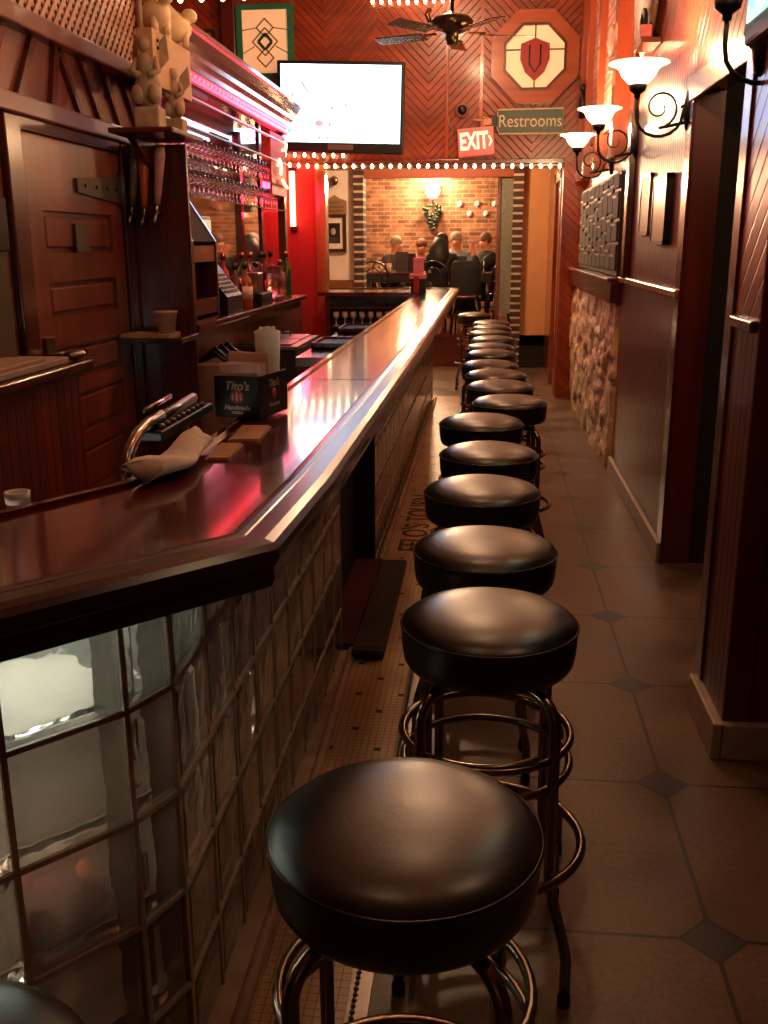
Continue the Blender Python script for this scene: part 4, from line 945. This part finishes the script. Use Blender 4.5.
# string lights
def string(label, P, n, sag=.0, name='string_lights', r=.015):
    P = [V(p) for p in P]; root = empty(name, label, 'string lights', tuple(P[0]))
    L = [(P[i+1]-P[i]).length for i in range(len(P)-1)]; T = sum(L)
    def at(t):
        d = t*T
        for i, l in enumerate(L):
            if d <= l or i == len(L)-1: return P[i].lerp(P[i+1], d/l) - P[0]
            d -= l
    MB().tube([at(i/(n*2)) - V((0, 0, .006*(i % 2))) for i in range(n*2+1)], .004, 5).build('wire', m_iron, root)
    b0 = None
    for i in range(n):
        p = at((i+.5)/n)
        if b0 is None:
            b0 = MB().ball((0, 0, -.024), r, r, r*1.5, 8).build('bulb', m_bulb, root); b0.location = p
        else: o = b0.copy(); COL.objects.link(o); o.location = p
    return root
string('string of warm white bulbs along the beam under the header wall', [(-2.05, 9.80, 2.27), (-1.66, 9.78, 2.245), (.70, 9.84, 2.225)], 31)
string('short upper string of warm bulbs over the red end wall', [(-2.1, 9.80, 2.36), (-1.35, 9.80, 2.34)], 8)
string('string of warm bulbs hanging from the ceiling right of the television', [(-1.15, 9.85, 3.68), (-.80, 9.85, 3.665), (-.34, 9.85, 3.675)], 10)
string('string of warm bulbs across the upper left corner above the statues', [(-1.64, 5.0, 2.655), (-1.02, 5.0, 2.662)], 6)
# dotted lights far up behind the nearest sconce end of header
# ================================================================== RIGHT WALL FITTINGS
def sconce(loc, lab, wallx):
    r = empty('wall_sconce', lab, 'wall sconce', loc, 0, 'scrolled iron wall sconces')
    dx = wallx-loc[0]
    MB().lathe([(.03, -.045), (.045, -.038), (.072, -.010), (.087, .020), (.110, .034), (.130, .041), (.127, .045), (.106, .038), (.083, .024), (.067, -.006), (.041, -.032), (0, -.038)], 36).build('glass_bowl', m_bowl, r)
    sc_ = MB().lathe([(0, -.10), (.012, -.10), (.014, -.085), (.034, -.07), (.040, -.045), (0, -.042)], 16)
    sc_.build('cup_holder', m_iron, r)
    arm = [(0, 0, -.10), (.0, 0, -.16)]
    for i in range(9): t = PI+PI*.5+i*PI*.9/8 ; 
    c = (.10, -.17)
    for i in range(1, 10):
        t = PI + PI*i/9; arm.append((c[0]+.10*math.cos(t), 0, c[1]+.09*math.sin(t)))
    arm += [(dx-.02, 0, -.13), (dx, 0, -.12)] if dx > .2 else []
    MB().tube(arm, .007, 8).build('arm', m_iron, r)
    spi = []
    for i in range(26):
        t = -PI/2 + i*.33; rr_ = .085*(1-i/32); spi.append((.10+rr_*math.cos(t), 0, -.14+rr_*math.sin(t)))
    MB().tube(spi, [.006*(1-i/50) for i in range(26)], 8).build('scroll', m_iron, r)
    MB().tube([(.10, 0, -.225), (dx, 0, -.20)], .007, 8).tube([(.19, 0, -.14), (dx-.02, 0, -.13)], .006, 8).build('wall_arm', m_iron, r)
    MB().lathe([(0, 0), (.05, 0), (.045, .015), (.02, .025), (0, .03)], 20, Matrix.Translation((dx, 0, -.15)) @ Matrix.Rotation(-PI/2, 4, 'Y') @ Matrix.Scale(1.9, 4, (1, 0, 0))).build('wall_plate', m_iron, r)
    L = bpy.data.lights.new('sconce_bulb', 'POINT'); L.energy = SC; L.color = (1, .60, .30); L.shadow_soft_size = .03
    lo = bpy.data.objects.new('sconce_bulb', L); COL.objects.link(lo); lo.location = (0, 0, .06); lo.parent = r
    return r
SC = 34
sconce((.63, 2.98, 2.18), 'nearest iron wall sconce, cut off at the top right corner', .73)
SC = 22
sconce((.63, 1.35, 2.21), 'added iron wall sconce, unseen beyond the right edge beside the nearest stool', .74)  # added sconce out of view, brightens the near blocks and stools
SC = 34
sconce((.64, 4.72, 2.215), 'second iron wall sconce with a white glass bowl beside the doorway', .87)
sconce((.64, 6.30, 2.225), 'third iron wall sconce, the middle bowl of the receding row', .87)
sconce((.64, 7.75, 2.225), 'farthest iron wall sconce, the smallest glowing bowl', .90)

t3 = empty('corner_television', 'television on a bracket cut off by the top right corner, greenish picture', 'television', (.675, 2.46, 2.305), 0)
MB().box(-.02, .03, -.42, .42, -.31, .30, bev=.01).build('bezel', m_black, t3)
MB().box(-.024, -.02, -.39, .39, -.26, .27).build('screen', m_screen2, t3)
MB().box(.03, .06, .3, .4, -.1, .1).build('bracket', m_black, t3)
# hung panel of inset plates between ledge and beam
pn = empty('memorabilia_panel', 'large dark panel of tiled name plates leaning above the ledge', 'wall panel', (.86, 8.1, 1.62))
MB().box(-.012, .035, -1.35, 1.40, -.33, .33).build('backing', plain('dark_panel', '2c1c12', .5), pn)
q = MB(); rr = random.Random(5)
for i in range(9):
    z = -.31
    while z < .26:
        h_ = rr.choice((.10, .14, .18)); z2 = min(z+h_, .31); q.box(-.024, -.012, -1.32+i*.302, -1.32+i*.302+.28, z+.012, z2, bev=.003); z = z2+.008
q.build('plates', plain('aged_plates', '38241a', .7, 0, .45, 14), pn)
for i in range(9):
    for z in (-.18, .02, .2): MB().box(-.030, -.024, -1.30+i*.302+.02, -1.30+i*.302+.24, z+.03*((i*7) % 3-1), z+.03*((i*7) % 3-1)+.014).build('ledge_strip', plain('pale_strip', '94785a', .5), pn)
def frame(nm, y, z, w_, h_, d_, fm, pm, lb, x=.87):
    r = empty(nm, lb, 'picture frame', (x, y, z))
    MB().box(-d_, 0, -w_/2, w_/2, h_/2-.02, h_/2).box(-d_, 0, -w_/2, w_/2, -h_/2, -h_/2+.02).box(-d_, 0, -w_/2, -w_/2+.02, -h_/2, h_/2).box(-d_, 0, w_/2-.02, w_/2, -h_/2, h_/2).build('frame', fm, r)
    MB().box(-d_+.004, -.003, -w_/2+.02, w_/2-.02, -h_/2+.02, h_/2-.02).build('print', pm, r); return r
frame('framed_print', 5.18, 1.655, .40, .33, .035, m_black, plain('white_print_paper', 'd8c8b4', .25, 0, .05), 'black framed white print nearest the doorway on the right wall')
frame('framed_certificate', 5.75, 1.70, .34, .32, .02, m_leftwood, plain('brown_certificate', 'a8805c', .4, 0, .35, 40), 'brown framed document beside the black framed white print')
# oval plaque and ornaments high up
ov = empty('oval_mirror', 'dark oval mirror high on the right wall above the second sconce', 'mirror', (.85, 5.95, 2.96))
So = Matrix.Rotation(-PI/2, 4, 'Y') @ Matrix.Diagonal((2.3, 1.95, 1.3, 1))
MB().lathe([(.17, 0), (.20, .005), (.205, .02), (.18, .035), (.165, .02)], 40, So).build('frame', plain('bronze_frame', '6a4a38', .4, .4), ov)
MB().lathe([(0, 0), (.17, 0), (.17, .01), (0, .012)], 40, So).build('glass', plain('smoky_mirror', '1c120e', .15), ov)
ic = empty('iron_figure', 'small black iron scroll ornament before the oval mirror', 'ornament', (.79, 5.75, 2.53))
MB().tube([(0, .06*math.cos(t*.5), .08+.07*math.sin(t*.5)) for t in range(0, 11)], .012, 8).box(-.02, .02, -.05, .05, -.01, .01).build('scroll', m_iron, ic)
MB().box(-.03, .07, -.16, .12, -.035, -.01).build('shelf', m_cherry_y, ic)
tag(MB().box(-.03, .03, -.03, .03, 0, .07, bev=.006).build('red_candle', plain('pink_candle', 'a04040', .5), None, (.79, 5.66, 2.52)), 'small pink candle block beside the iron ornament', 'candle')
wf = empty('white_mask', 'small pale mask ornament between the upper wooden posts', 'mask', (.83, 7.56, 2.86))
MB().ball((0, 0, 0), .03, .075, .11).ball((-.025, 0, -.015), .015, .015, .025).build('face', plain('pale_mask', 'c8988c', .5), wf); MB().box(-.02, .02, -.05, .05, -.2, -.12).build('base', m_statue, wf)
dk = MB().tube([(0, 0, -.16), (0, .01, 0), (0, 0, .06)], [.03, .035, .02], 8).ball((0, 0, .09), .035).build('dark_figurine', m_iron, None, (.80, 9.35, 2.72)); tag(dk, 'small dark figurine high on the wall beside the far sconce', 'figurine')

# ================================================================== MIDDLE AND DINING ROOM
pp = empty('portrait_photo', 'black and white portrait in a dark frame with white mat on the cream wall', 'picture frame', (-1.90, 12.38, 1.63))
MB().box(-.16, .16, -.02, .02, .185, .225).box(-.16, .16, -.02, .02, -.225, -.185).box(-.16, -.12, -.02, .02, -.185, .185).box(.12, .16, -.02, .02, -.185, .185).build('frame', plain('dark_frame', '3a2012', .4), pp)
MB().box(-.12, .12, -.008, .0, -.185, .185).build('mat', m_white, pp)
MB().box(-.085, .085, -.012, -.008, -.12, .12).build('photo', plain('photo_dark', '1c1816', .4), pp)
MB().ball((0.0, -.013, .02), .032, .003, .042).build('portrait_face', plain('photo_face', 'a89a90', .5), pp)
MB().ball((0.0, -.011, .055), .034, .003, .022).build('portrait_hair', m_black, pp)
MB().box(-.055, .055, -.0125, -.0115, -.12, -.045).build('portrait_suit', plain('photo_suit', '3a3634', .5), pp)
pl = empty('carved_plaque', 'brown carved wooden plaque with a peaked top on the cream wall', 'plaque', (-1.88, 12.38, 1.96))
MB().prism([(-.15, -.11), (.15, -.11), (.15, .05), (.06, .08), (0, .12), (-.06, .08), (-.15, .05)], 0, .02, sw).build('board', plain('plaque_wood', '8a6a52', .5), pl)
for z, a, b_ in ((.03, -.08, .08), (-.02, -.11, .11), (-.07, -.10, .10)):
    x = a; q = MB()
    while x < b_: q.box(x, x+.012, -.024, -.018, z-.014, z+.014); x += .024
    q.build('raised_mark', plain('plaque_dark', '5a3a28', .5), pl)
rc = empty('round_clock', 'small round dark wall ornament under the string lights', 'ornament', (-1.88, 12.36, 2.24))
MB().lathe([(0, 0), (.05, 0), (.055, .02), (.03, .035), (0, .035)], 24, Matrix.Rotation(PI/2, 4, 'X')).build('disc', m_steel, rc)
# brick wall decor
gw = empty('hanging_greens', 'bunch of dark greenery hanging on the brick wall under the lamp', 'wreath', (-.85, 15.52, 1.93))
q = MB(); rr = random.Random(2)
for i in range(70):
    t = rr.random(); z = .14-.36*t; w_ = .17*(1-t*.85); q.ball((rr.uniform(-w_, w_), rr.uniform(-.04, .02), z), .030, .022, .026, 6)
q.build('leaves', plain('dark_green_leaves', '1e3018', .6, 0, .4), gw); MB().tube([(0, 0, .12), (0, 0, .22)], .01, 6).build('hook', m_iron, gw)
wl = empty('wall_lamp', 'glowing wall lamp above the greenery on the brick wall', 'wall lamp', (-.85, 15.48, 2.28))
MB().ball((0, 0, 0), .11, .08, .12).build('globe', emit('hot_globe', (1, .72, .4), 14), wl); MB().box(-.04, .04, .06, .12, -.05, .05).build('mount', m_iron, wl)
pd = empty('pendant_lamp', 'glowing pendant globe near the top of the dining room opening', 'pendant lamp', (-1.13, 14.4, 2.50))
MB().ball((0, 0, 0), .11, .11, .10).build('globe', emit('hot_globe2', (1, .72, .4), 8), pd); MB().tube([(0, 0, .1), (0, 0, .70)], .008, 6).build('rod', m_iron, pd)
for i, (x, z) in enumerate(((-.43, 2.08), (-.17, 2.08), (.09, 2.08), (-.285, 1.935), (-.04, 1.935))):
    tag(MB().lathe([(0, 0), (.03, 0), (.045, .012), (0, .01)], 20, Matrix.Translation((x, 15.6, z)) @ Matrix.Rotation(PI/2, 4, 'X')).build('wall_plate_dish', m_white), 'small white plate on the brick wall, %s' % ['upper left of five', 'upper middle of five', 'upper right of five', 'lower left of five', 'lower right of five'][i], 'plate', 'white plates on the brick wall')
# table
tb_ = empty('dining_table', 'long dark dining table with pale settings in the raised dining room', 'table', (-.80, 13.75, .4))
MB().box(-.90, .90, -.32, .32, .70, .735, bev=.006).build('top', m_cherry_x, tb_)
for x in (-.8, .8):
    for y in (-.27, .27): MB().tube([(x, y, 0), (x, y, .70)], .03, 8).build('leg', m_black, tb_)
MB().box(-.88, .88, -.31, -.29, .60, .70).build('apron', m_dark, tb_)
def menu(x, y, w_, h_, lb, rz=.2):
    tag(MB().box(-w_/2, w_/2, -.004, .004, 0, h_).box(-w_/2, w_/2, .012, .020, 0, h_, Matrix.Rotation(.12, 4, 'Z')).build('standing_menu', plain('menu_cover', '2c1410', .5), None, (x, y, 1.136), rz), lb, 'menu', 'menus on the dining table')
menu(-1.15, 13.56, .17, .26, 'left standing dark menu on the dining table'); menu(-1.02, 13.60, .10, .24, 'narrow standing menu right of the left one', -.3); menu(-.36, 13.60, .17, .20, 'right standing dark menu before the blue shirt', -.1)
def tumbler(x, y, lb, mt_): tag(MB().lathe([(0, 0), (.028, 0), (.034, .11), (.031, .11), (.026, .006), (0, .006)], 14).build('drinking_glass', mt_, None, (x, y, 1.136)), lb, 'glass', 'glasses on the dining table')
m_milk = plain('cloudy_glass', 'c8ac90', .2)
tumbler(-1.42, 13.55, 'first pale drinking glass from the left on the dining table', m_milk); tumbler(-1.33, 13.60, 'second pale drinking glass from the left on the dining table', m_milk); tumbler(-.88, 13.55, 'pale drinking glass in the middle of the dining table', m_milk)
tag(MB().box(-.17, .17, -.10, .10, 0, .03, bev=.004).build('white_platter', m_white, None, (-.62, 13.60, 1.136)), 'white platter on the dining table before the dark haired person', 'platter')
tag(MB().box(-.08, .08, -.08, .08, 0, .012, bev=.004).build('bread_plate', m_white, None, (-1.40, 13.76, 1.136)), 'small white plate behind the left glasses', 'plate')
# bentwood chairs
def make_chair(lb):
    r = empty('bentwood_chair', lb, 'chair', group='bentwood chairs'); m = m_black
    MB().lathe([(0, .44), (.18, .44), (.20, .45), (.20, .47), (.17, .475), (0, .47)], 28).build('seat', wood('chair_seat', '4a2418', '6c3a28', axis=0), r)
    for x, y in ((.14, .14), (-.14, .14)): MB().tube([(x*.9, y*.9, .44), (x*1.15, y*1.25, 0)], [.016, .012], 8).build('leg', m, r)
    for x in (.15, -.15): MB().tube([(x*.9, -.13, .44), (x*1.15, -.21, 0)], [.016, .012], 8).build('leg', m, r)
    hoop = [(-.17, -.15, .45), (-.19, -.20, .68)] + [(-.19*math.cos(t*PI/10), -.22-.01*math.sin(t*PI/10), .72+.16*math.sin(t*PI/10)) for t in range(11)] + [(.19, -.20, .68), (.17, -.15, .45)]
    MB().tube(hoop, .013, 8).build('back_hoop', m, r)
    h2_ = [(-.09, -.16, .45), (-.11, -.20, .62)] + [(-.11*math.cos(t*PI/10), -.22, .66+.14*math.sin(t*PI/10)) for t in range(11)] + [(.11, -.20, .62), (.09, -.16, .45)]
    MB().tube(h2_, .010, 8).build('inner_hoop', m, r)
    MB().ring((0, 0, .24), .15, .008, 24, 6).build('leg_ring', m, r)
    return r
chr_ = make_chair('bentwood chair at the left end of the dining table, back to the bar'); chr_.location = (-1.48, 13.20, .4)
copy_tree(chr_, (-.66, 13.36, .4), -.2, 'bentwood chair under the person with long dark hair')
copy_tree(chr_, (-.27, 13.15, .4), -.1, 'bentwood chair hung with a black coat, back to the bar')
copy_tree(chr_, (.20, 13.22, .4), .25, 'bentwood chair at the right end of the dining table')
copy_tree(chr_, (-.27, 12.56, .4), PI/2, 'bentwood chair with a brown seat standing apart just past the opening')
copy_tree(chr_, (-1.34, 14.22, .4), .9+PI, 'bentwood chair under the person in the grey jacket')
copy_tree(chr_, (-1.0, 14.70, .4), .3+PI, 'bentwood chair under the person with brown hair at the middle of the table')
copy_tree(chr_, (-.45, 14.40, .4), .1+PI, 'bentwood chair under the person in the light blue shirt')
copy_tree(chr_, (.06, 14.0, .4), PI-1.1, 'bentwood chair under the person with one hand raised to the face')
ct = MB(); nv = 16
ct.add([V((.20*math.cos(a)*(1-.2*k), -.02+.10*math.sin(a)*(1-.25*k), zz)) for k, zz in ((0, .30), (.1, .60), (.15, .80), (.5, .90), (1.4, .93)) for a in [2*PI*i/nv for i in range(nv)]],
       [(k*nv+i, k*nv+(i+1) % nv, (k+1)*nv+(i+1) % nv, (k+1)*nv+i) for k in range(4) for i in range(nv)]+[tuple(range(nv))[::-1], tuple(4*nv+i for i in range(nv))], True)
tag(ct.build('black_coat', plain('black_cloth', '0e0c0c', .85), None, (-.27, 12.93, .36)), 'black coat draped over the back of a bentwood chair', 'coat')

# people
def skin_mesh(name, verts, edges, radii, mat, parent, root=0, lvl=1):
    me = bpy.data.meshes.new(name); me.from_pydata(verts, edges, []); me.update()
    o = bpy.data.objects.new(name, me); COL.objects.link(o)
    mo = o.modifiers.new('s', 'SKIN'); mo.use_smooth_shade = True
    for i, v in enumerate(me.skin_vertices[0].data):
        v.radius = radii[i] if isinstance(radii[i], tuple) else (radii[i], radii[i]); v.use_root = (i == root)
    ms = o.modifiers.new('u', 'SUBSURF'); ms.levels = lvl; ms.render_levels = lvl
    bpy.context.view_layer.update()
    m2 = bpy.data.meshes.new_from_object(o.evaluated_get(bpy.context.evaluated_depsgraph_get()))
    bpy.data.objects.remove(o); m2.materials.clear(); m2.materials.append(mat)
    for p_ in m2.polygons: p_.use_smooth = True
    r = bpy.data.objects.new(name, m2); COL.objects.link(r)
    if parent: r.parent = parent
    return r
m_skin = plain('skin', 'c08464', .6, 0, .05)
def person(loc, rz, label, shirt, hair, lean=0., long=False, hand_up=False, cap=True, scale=.93):
    """seated, facing local -Y when rz=0; hips at z .48"""
    r = empty('person', label, 'person', loc, rz); r.scale = (scale,)*3
    L = lean
    v = [(0, 0, .50), (0, -.02*L, .68), (0, -.10*L, .86), (0, -.20*L, 1.00), (0, -.25*L, 1.06), (0, -.30*L-.01, 1.12), (0, -.32*L-.02, 1.20),
         (.16, -.18*L, .97), (.22, -.12-.15*L, .76), (.13, -.34, .76), (-.16, -.18*L, .97), (-.22, -.12-.15*L, .76), (-.13, -.34, .76),
         (.10, -.04, .48), (.12, -.44, .47), (.12, -.44, .08), (-.10, -.04, .48), (-.12, -.44, .47), (-.12, -.44, .08)]
    if hand_up: v[9] = (.07, -.27*1-.2*L, 1.08); v[8] = (.20, -.30, .80)
    e = [(0, 1), (1, 2), (2, 3), (3, 4), (4, 5), (5, 6), (3, 7), (7, 8), (8, 9), (3, 10), (10, 11), (11, 12), (0, 13), (13, 14), (14, 15), (0, 16), (16, 17), (17, 18)]
    rd = [.13, .125, .13, .09, .055, .078, .086, .055, .042, .032, .055, .042, .032, .085, .06, .045, .085, .06, .045]
    # fingers on each hand
    n0 = len(v)
    for hi in (9, 12):
        hx, hy, hz = v[hi]; up = hand_up and hi == 9
        for k in range(5):
            sx = (k-2)*.016; ln = (.05, .075, .08, .075, .06)[k]
            tip = (hx+sx*1.4, hy-.03, hz+ln) if up else (hx+sx*1.4, hy-ln, hz-.015)
            v.append(tip); e.append((hi, len(v)-1)); rd.append(.009)
    skin_mesh('body', v, e, rd, m_skin, r)
    tv_ = [v[0], v[1], v[2], v[3], tuple(V(v[3]).lerp(V(v[4]), .35)), v[7], v[8], tuple(V(v[8]).lerp(V(v[9]), .7)), v[10], v[11], tuple(V(v[11]).lerp(V(v[12]), .7))]
    te = [(0, 1), (1, 2), (2, 3), (3, 4), (3, 5), (5, 6), (6, 7), (3, 8), (8, 9), (9, 10)]
    skin_mesh('shirt', tv_, te, [.16, .155, .165, .13, .075, .085, .062, .05, .085, .062, .05], shirt, r)
    pv = [v[0], v[13], v[14], (v[15][0], v[15][1], .12), v[16], v[17], (v[18][0], v[18][1], .12)]
    skin_mesh('trousers', pv, [(0, 1), (1, 2), (2, 3), (0, 4), (4, 5), (5, 6)], [.14, .10, .075, .06, .10, .075, .06], plain('dark_trousers', '1a1618', .8), r)
    hc = V(v[6])
    MB().ball((hc.x, hc.y-.096, hc.z-.035), .011, .016, .014, 8).build('nose', m_skin, r)
    for sx in (1, -1):
        MB().ball((hc.x+sx*.088, hc.y, hc.z-.03), .008, .014, .02, 8).build('ear', m_skin, r)
        MB().ball((hc.x+sx*.03, hc.y-.082, hc.z-.01), .008, .006, .006, 8).build('eye', m_black, r)
    MB().box(hc.x-.022, hc.x+.022, hc.y-.090, hc.y-.074, hc.z-.075, hc.z-.068, bev=.002).build('mouth', plain('lips', '8a3a34', .5), r)
    hb = MB().ball((hc.x, hc.y+.038, hc.z+.016), .094, .086, .092, 16)
    if long:
        hb.tube([(hc.x, hc.y+.05, hc.z+.02), (hc.x+.02, hc.y+.09, hc.z-.12), (hc.x+.02, hc.y+.12, hc.z-.26), (hc.x+.01, hc.y+.13, hc.z-.38)], [.10, .14, .16, .09], 14)
    hb.build('hair', hair, r); return r
m_grey_h = plain('grey_hair', 'a09080', .8, 0, .1); m_dark_h = plain('dark_hair', '0e0a09', .6); m_brown_h = plain('brown_hair', '6a4024', .7)
person((-1.34, 14.18, .4), .0+.9, 'person with grey hair in a grey jacket at the left of the dining table', plain('grey_jacket', '4c443e', .8), m_grey_h, .3)
person((-1.0, 14.66, .4), .3, 'person with brown hair bending over the middle of the dining table', m_dark_sh := plain('black_shirt', '141012', .8), m_brown_h, .6, scale=.9)
person((-.62, 13.42, .4), PI-.25, 'person with long dark hair seen from behind at the dining table', m_dark_sh, m_dark_h, .2, True, scale=.95)
person((-.45, 14.36, .4), .1, 'person with short grey hair in a light blue shirt facing the bar', plain('blue_shirt', '7c8c94', .8), m_grey_h, .1, scale=.97)
person((.04, 13.98, .4), -1.1+.0, 'person in black holding one hand up to the face, right end of table', m_dark_sh, m_brown_h, .3, False, True, scale=.96)

# ================================================================== LIGHTS
def light(nm, kind, loc, e, c, size=.1, rot=None, sy=None):
    L = bpy.data.lights.new(nm, kind); L.energy = e; L.color = c
    if kind == 'AREA': L.size = size; 
    else: L.shadow_soft_size = size
    if sy: L.shape = 'RECTANGLE'; L.size_y = sy
    o = bpy.data.objects.new(nm, L); COL.objects.link(o); o.location = loc
    if rot: o.rotation_euler = rot
    return o
WARM = (1, .62, .34)
light('added_under_bar_fill', 'POINT', (-.97, 1.42, .66), 1.8, (1, .8, .6), .05)  # added fill below the shelf, brightens the orange cloth
light('added_corridor_fill', 'POINT', (1.45, 3.6, 2.3), 7, WARM, .1)  # added lamp with no visible fixture, brightens the doorway jamb
light('dining_lamp_light', 'POINT', (-.85, 15.36, 2.34), 110, WARM, .08)
light('dining_pendant_light', 'POINT', (-1.13, 14.4, 2.35), 60, WARM, .1)
light('middle_room_light', 'POINT', (-.6, 11.2, 2.7), 75, WARM, .1)
light('neon_glow', 'POINT', (-1.9, 9.3, 1.95), 18, (1, .03, .08), .22)
light('led_glow', 'AREA', (-1.62, 6.8, 2.40), 5, (1, .02, .07), .05, (0, PI/2*.5, 0), 3.0)
for i, (x, y, e_) in enumerate(((-.45, .9, 5), (-.1, 3.4, 12), (-.2, 6.0, 34), (-.4, 8.5, 36))):  # added downlights, all out of view, for overhead light on bar and stools
    dl = empty('added_downlight', '%s added round recessed downlight, unseen in the ceiling over the bar' % ORD[i], 'downlight', (x, y, CEIL), 0, 'added ceiling downlights')
    MB().lathe([(.07, -.002), (.09, -.006), (.09, 0), (.07, 0)], 24).build('trim_ring', m_brass, dl)
    MB().lathe([(0, -.003), (.07, -.003)], 24).build('lens', emit('added_downlight_lens', (1, .7, .4), 6), dl)
    L = light('added_downlight_lamp', 'POINT', (0, 0, -.08), e_, WARM, .06); L.parent = dl
